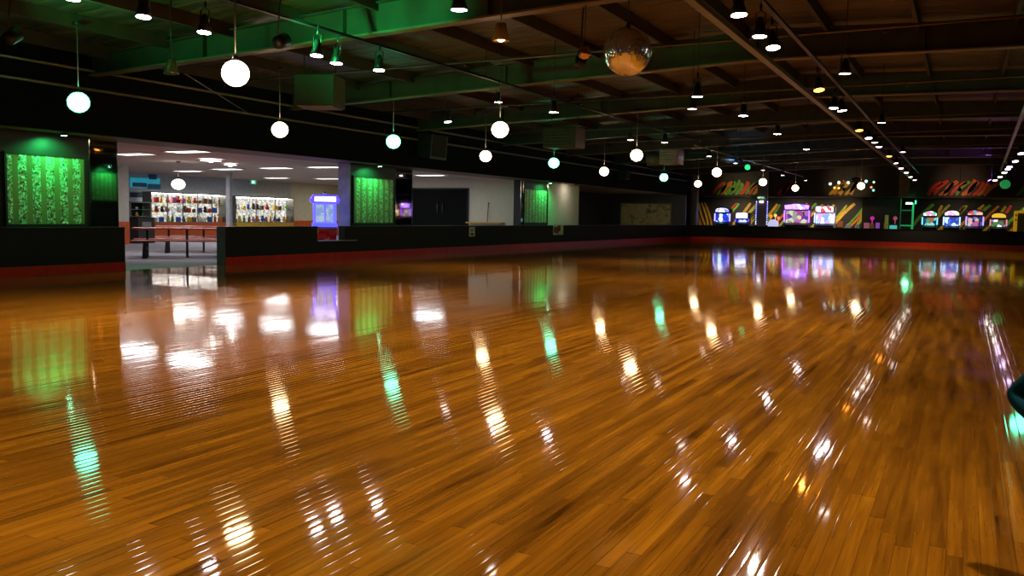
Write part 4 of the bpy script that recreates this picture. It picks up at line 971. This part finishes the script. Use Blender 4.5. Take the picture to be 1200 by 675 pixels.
mirror_ball(685, 62, 3.5, .09, 'tiny copper-toned mirror ball beside the big one', 24, 14, mat('copper_tile', (.85, .5, .38), .12, 1, var=0), False)

# box speaker, wall speakers, heaters, blue dish, moving lights ----------
SPK = mat('grey_speaker', (.03, .034, .028), .6); 
p = PZ(375, 108, 3.42)
t = thing('hanging_speaker', 'large grey box speaker hung corner-on from the roof', 'speaker', p, .35)
MB().box((0, 0, 0), (.74, .74, .56), bev=.02).build('cabinet', SPK, t)
MB().box((0, 0, -.285), (.66, .66, .014), bev=.004).build('base_plate', mat('pale_speaker_base', (.22, .17, .12), .6), t)
MB().box((.372, 0, 0), (.012, .62, .46), bev=.004).build('grille', mat('grille_cloth', (.05, .06, .05), .9, scale=60), t)
for x in (-.3, .3): MB().tube([(x, 0, .27), (x, 0, zd(p.x)-.02-p.z)], .01, 6).build('hanger', DK, t)
def wall_speaker(px, py, w, h, label):
    p = PX(px, py, -14.6); t = thing('wall_speaker', label, 'speaker', p)
    b = MB(); b.prism([(-.26, -h*.42), (.2, -h*.5), (.26, h*.42), (-.26, h*.5)], 'y', -w/2, w/2); b.build('cabinet', BLK, t)
    MB().box((.24, 0, 0), (.02, w*.86, h*.82), Matrix.Rotation(.06, 3, 'Y'), bev=.005).build('grille', mat('black_grille', (.008, .008, .008), .9), t)
    MB().box((-.28, 0, 0), (.1, .1, .2)).build('bracket', DK, t)
wall_speaker(507, 172, .95, .78, 'big black loudspeaker on the bulkhead between green and warm globes')
wall_speaker(731, 205, .5, .45, 'small black loudspeaker on the bulkhead above the painting recess')
def heater(px, py, z, w, h, label, m, cyl):
    p = PZ(px, py, z); t = thing('unit_heater', label, 'heater', p)
    MB().box((0, 0, 0), (w, .7, h), bev=.03).build('housing', m, t)
    b = MB()
    for k in range(6): b.box((0, -.36, -h*.38+k*h*.15), (w*.86, .03, h*.07), Matrix.Rotation(.5, 3, 'X'))
    b.build('louvres', m, t)
    if cyl: MB().tube([(-w/2, 0, -.05), (-w/2-.5, -.05, -.1)], [h*.42, h*.38], 16).build('duct', mat('duct_grey', (.18, .17, .16), .5, .4), t)
    for x in (-w*.4, w*.4): MB().tube([(x, 0, h/2-.01), (x, 0, zd(p.x+x)-.02-p.z)], .01, 6).build('hanger', DK, t)
heater(787, 184, 3.2, .62, .5, 'silver suspended heater above the small green globe', mat('silver_housing', (.42, .42, .44), .35, .7), True)
heater(661, 162, 3.3, .95, .55, 'dark suspended heater box between globes and bulkhead', mat('dark_housing', (.06, .05, .04), .5, .3), False)
p = PZ(866, 188, 3.45)
t = thing('ceiling_fan', 'blue-lit ceiling fan near the corner of the rink', 'fan', p)
MB().lathe([(0, .08), (.08, .08), (.12, .02), (.1, -.08), (0, -.1)], seg=16).build('motor', DK, t)
for a in (.15, 2.24, 4.33): MB().box((.62*math.cos(a), .62*math.sin(a), -.01), (.95, .2, .012), Matrix.Rotation(a, 3, 'Z') @ Matrix.Rotation(.22, 3, 'X'), bev=.004).build('blade', mat('pale_blade', (.35, .35, .36), .4), t)
MB().tube([(0, 0, .07), (0, 0, zd(p.x)-.02-p.z)], .015).build('rod', DK, t)
light('SPOT', 'blue_wash', (0, -1.0, -.5), (.1, .45, 1), 60, t, .05, spot=100, aim=(0, 1, .6))
# effect light: cluster of coloured lenses
p = PY(1003, 213, 48)
t = thing('hanging_effect_light', 'cluster effect light with coloured dots before the header mural', 'stage light', p)
MB().ball((0, 0, .1), .2, (1.3, 1, .6), 16, 10).build('body', DK, t); MB().tube([(0, 0, .2), (0, 0, zd(p.x)-.02-p.z)], .015).build('stem', DK, t)
for i, (px, py, c) in enumerate(((973, 215.5, (.7, .9, 1)), (983, 214, (.6, 1, .9)), (994, 214, (.5, 1, .8)), (1015, 212.5, (.5, 1, .9)), (978, 220, (1, .6, .1)), (983, 220.5, (1, .5, .1)), (1021, 219.5, (1, .25, .1)), (1023.5, 223, (.2, 1, .7)), (1024, 213.5, (.4, .7, .4)))):
    q = PY(px, py, 48)-p
    MB().tube([(0, 0, .1), q], .012, 6).build('arm', DK, t); MB().ball(q, .07 if i < 4 else .055, seg=10, rings=8).build('lens', em('fx_%d' % i, c, 2.2), t)
# green floods washing the girder, purple wash near the arcade
def flood(loc, aim, col, power, label, lensc, size=110):
    t = thing('hanging_flood_light', label, 'flood light', loc)
    rot = Vector(aim).to_track_quat('-Z', 'Y').to_matrix()
    MB().lathe([(0, .2), (.07, .2), (.09, .15), (.1, -.02), (.092, -.02), (.085, 0), (0, 0)], seg=16, M=rot).build('can', DK, t)
    MB().lathe([(0, -.004), (.084, -.004), (.08, .006), (0, .006)], seg=16, M=rot).build('lens', em('flood_'+lensc[0], lensc[1], 6), t)
    MB().tube([rot @ Vector((0, 0, .19)), (0, 0, zd(loc[0])-.02-loc[2])], .012, 6).build('stem', DK, t)
    light('SPOT', 'flood_beam', rot @ Vector((0, 0, -.03)), col, power, t, .06, spot=size, blend=.7, aim=aim)
flood((-8.3, 9.7, 3.5), (-.08, 1, .38), GRN, 480, 'green flood light aimed at the girder', ('green', (.1, 1, .4)), 84)
flood((-11.4, 8.0, 3.5), (-.15, .9, .62), GRN, 330, 'green flood light by the bulkhead roof corner', ('green', (.1, 1, .4)), 85)
flood((-5.4, 13.2, 3.7), (.1, .5, .9), GRN, 14, 'small green flood light behind the girder', ('green', (.1, 1, .4)), 70)
flood((.9, 45.0, 3.1), (-.5, -.3, .8), (.42, .1, 1), 120, 'violet flood light on the thin strut before the arcade', ('violet', (.4, .2, 1)), 150)
# arcade room lamps under the arcade soffit
for i, (x, col, pw) in enumerate(((-13.2, (1, .8, .5), 420), (-9.5, (1, .75, .55), 380), (-6.9, (1, .8, .5), 420), (-.5, (.9, .7, .45), 150), (3, (.9, .7, .45), 150))):
    l = thing('arcade_downlight', '%s recessed downlight in the arcade soffit' % ORD[i], 'downlight', (x, 57.9, hz0))
    MB().lathe([(0, 0), (.09, 0), (.095, -.02), (.07, -.025), (.06, -.01), (0, -.01)], seg=14).build('trim_ring', DK, l)
    MB().lathe([(0, -.011), (.06, -.011), (.055, -.018), (0, -.02)], seg=14).build('lens', em('arcade_lens', (1, .8, .6), 3), l)
    light('SPOT', 'arcade_beam', (0, 0, -.03), col, pw, l, .05, spot=150, aim=(0, .55, -1))
# header wash lamps
for i, (px, col) in enumerate(((860, (1, .8, .45)), (990, (1, .75, .4)), (1125, (1, .6, .4)))):
    x = PY(px, 215, 54).x
    flood((x, 53.8, 3.0), (0, 1, .15), col, 50, 'small wash lamp facing the header mural, %s of three' % ORD[i], ('warm', (1, .7, .4)), 90)

# ------------------------------------------------------------------ child skater at the frame edge
def person():
    e0 = PZ(1186, 466, .60)
    t = thing('person', 'child in a dark teal jacket with bent elbow beside the green floor reflection', 'person')
    r = ray(1186, 466); r.z = 0; r.normalize(); rt_ = Vector((r.y, -r.x, 0))
    c = e0+rt_*.27; base = Vector((c.x, c.y, 0)); t.location = base
    fw = -r; sd = -rt_        # facing the camera's side; sd points into the frame
    def W(a, f_, z): return sd*a+fw*f_+Vector((0, 0, z))
    def skin(nm, vs, es, m, sub=2):
        me = bpy.data.meshes.new(nm); me.from_pydata([v[0] for v in vs], es, []); o = bpy.data.objects.new(nm, me); COL.objects.link(o)
        md = o.modifiers.new('k', 'SKIN'); md.use_smooth_shade = True
        for i, v in enumerate(vs): me.skin_vertices[0].data[i].radius = (v[1], v[1]*(v[2] if len(v) > 2 else 1))
        me.skin_vertices[0].data[0].use_root = True
        s2 = o.modifiers.new('s', 'SUBSURF'); s2.levels = sub; s2.render_levels = sub
        me.materials.append(m); o.parent = t
        return o
    SK = mat('skin_tone', (.55, .33, .23), .5); TEAL = mat('teal_jacket_cloth', (.002, .026, .032), .9, scale=30, spec=.05); PANT = mat('dark_trousers', (.015, .016, .02), .8); HAIR = mat('dark_hair', (.03, .018, .01), .5)
    # body: pelvis, spine, neck, head, legs
    vs = [(W(0, 0, .50), .085), (W(0, 0, .62), .08), (W(0, 0, .74), .085), (W(0, 0, .82), .035), (W(0, 0, .87), .03), (W(0, .01, .93), .07), (W(0, .0, .99), .06),
          (W(.06, 0, .46), .06), (W(.07, .01, .27), .042), (W(.07, 0, .08), .03), (W(.07, .07, .035), .025), (W(-.06, 0, .46), .06), (W(-.07, .01, .27), .042), (W(-.07, 0, .08), .03), (W(-.07, .07, .035), .025)]
    es = [(0, 1), (1, 2), (2, 3), (3, 4), (4, 5), (5, 6), (0, 7), (7, 8), (8, 9), (9, 10), (0, 11), (11, 12), (12, 13), (13, 14)]
    skin('body', vs, es, SK)
    # face
    b = MB()
    for s in (-1, 1): b.ball(W(s*.028, .075, .945), .009, seg=8, rings=6)
    b.build('eyes', mat('eye_dark', (.02, .02, .02), .2), t)
    MB().ball(W(0, .085, .925), .012, (1, 1, 1.2), 8, 6).build('nose', SK, t)
    MB().ball(W(0, .074, .896), .018, (1, .6, .35), 8, 6).build('mouth', mat('lip_tone', (.4, .13, .11), .5), t)
    MB().ball(W(0, -.015, .965), .078, (1, 1, .95), 16, 10).build('hair', HAIR, t)
    # jacket with bent arms, hands on hips
    js = [(W(0, 0, .50), .105), (W(0, 0, .62), .1), (W(0, 0, .75), .095), (W(.085, 0, .775), .052), (W(.19, -.03, .68), .042), (W(.27, -.05, .60), .034), (W(.21, .03, .555), .03), (W(.145, .08, .53), .027),
          (W(-.085, 0, .775), .052), (W(-.17, -.02, .66), .042), (W(-.2, -.02, .56), .036), (W(-.18, .05, .47), .032), (W(0, 0, .815), .05)]
    skin('jacket', js, [(0, 1), (1, 2), (2, 3), (3, 4), (4, 5), (5, 6), (6, 7), (2, 8), (8, 9), (9, 10), (10, 11), (2, 12)], TEAL)
    ps = [(W(0, 0, .50), .09), (W(.06, 0, .44), .068), (W(.07, .01, .27), .05), (W(.07, 0, .1), .045), (W(-.06, 0, .44), .068), (W(-.07, .01, .27), .05), (W(-.07, 0, .1), .045)]
    skin('trousers', ps, [(0, 1), (1, 2), (2, 3), (0, 4), (4, 5), (5, 6)], PANT)
    for s, hp in ((1, W(.115, .095, .52)), (-1, W(-.175, .075, .44))):
        hv = [(hp, .02, .6)]; he = []
        dn = Vector((0, 0, -1)) if s < 0 else (-sd*.8+Vector((0, 0, -.5))).normalized()
        sdv = fw if s < 0 else (fw*.5+Vector((0, 0, .6))).normalized()
        hv.append((hp+dn*.035, .02, .6)); he.append((0, 1))
        for k in range(4):
            o_ = sdv*(.018-.012*k); L_ = (.03, .034, .032, .025)[k]
            i0 = len(hv); hv += [(hp+dn*.045+o_, .0065), (hp+dn*(.045+L_*.5)+o_*1.1, .006), (hp+dn*(.042+L_)+o_*1.1-sd*s*.008, .005)]; he += [(1, i0), (i0, i0+1), (i0+1, i0+2)]
        i0 = len(hv); hv += [(hp+dn*.015+sdv*.026, .008), (hp+dn*.032+sdv*.034, .006)]; he += [(0, i0), (i0, i0+1)]
        skin('hand', hv, he, SK, 1)
    for s in (-1, 1):
        MB().box(W(s*.07, .03, .055), (.085, .085, .1), bev=.02).box(W(s*.07, .06, .06), (.075, .13, .05), bev=.02).build('boot', mat('boot_black', (.02, .02, .02), .5), t)
        b = MB()
        for f_ in (-.02, .09):
            for q in (-1, 1): b.tube([W(s*.07+q*.02, f_, .022), W(s*.07+q*.036, f_, .022)], .022, 12)
        b.build('wheels', mat('wheel_urethane', (.4, .1, .05), .5), t)
person()

# ------------------------------------------------------------------ world and view
w = bpy.data.worlds.new('world'); S.world = w; w.use_nodes = True
w.node_tree.nodes['Background'].inputs['Color'].default_value = (.02, .015, .01, 1)
w.node_tree.nodes['Background'].inputs['Strength'].default_value = .2
vs = S.view_settings
S.display_settings.display_device = 'sRGB'
vs.view_transform = 'Standard'; vs.look = 'None'; vs.gamma = 1; vs.use_curve_mapping = False
vs.exposure = 0.05
cy = S.cycles
cy.max_bounces = 7; cy.diffuse_bounces = 3; cy.glossy_bounces = 5; cy.sample_clamp_indirect = 6; cy.use_light_tree = True
cy.caustics_reflective = False; cy.caustics_refractive = False
cy.use_denoising = True
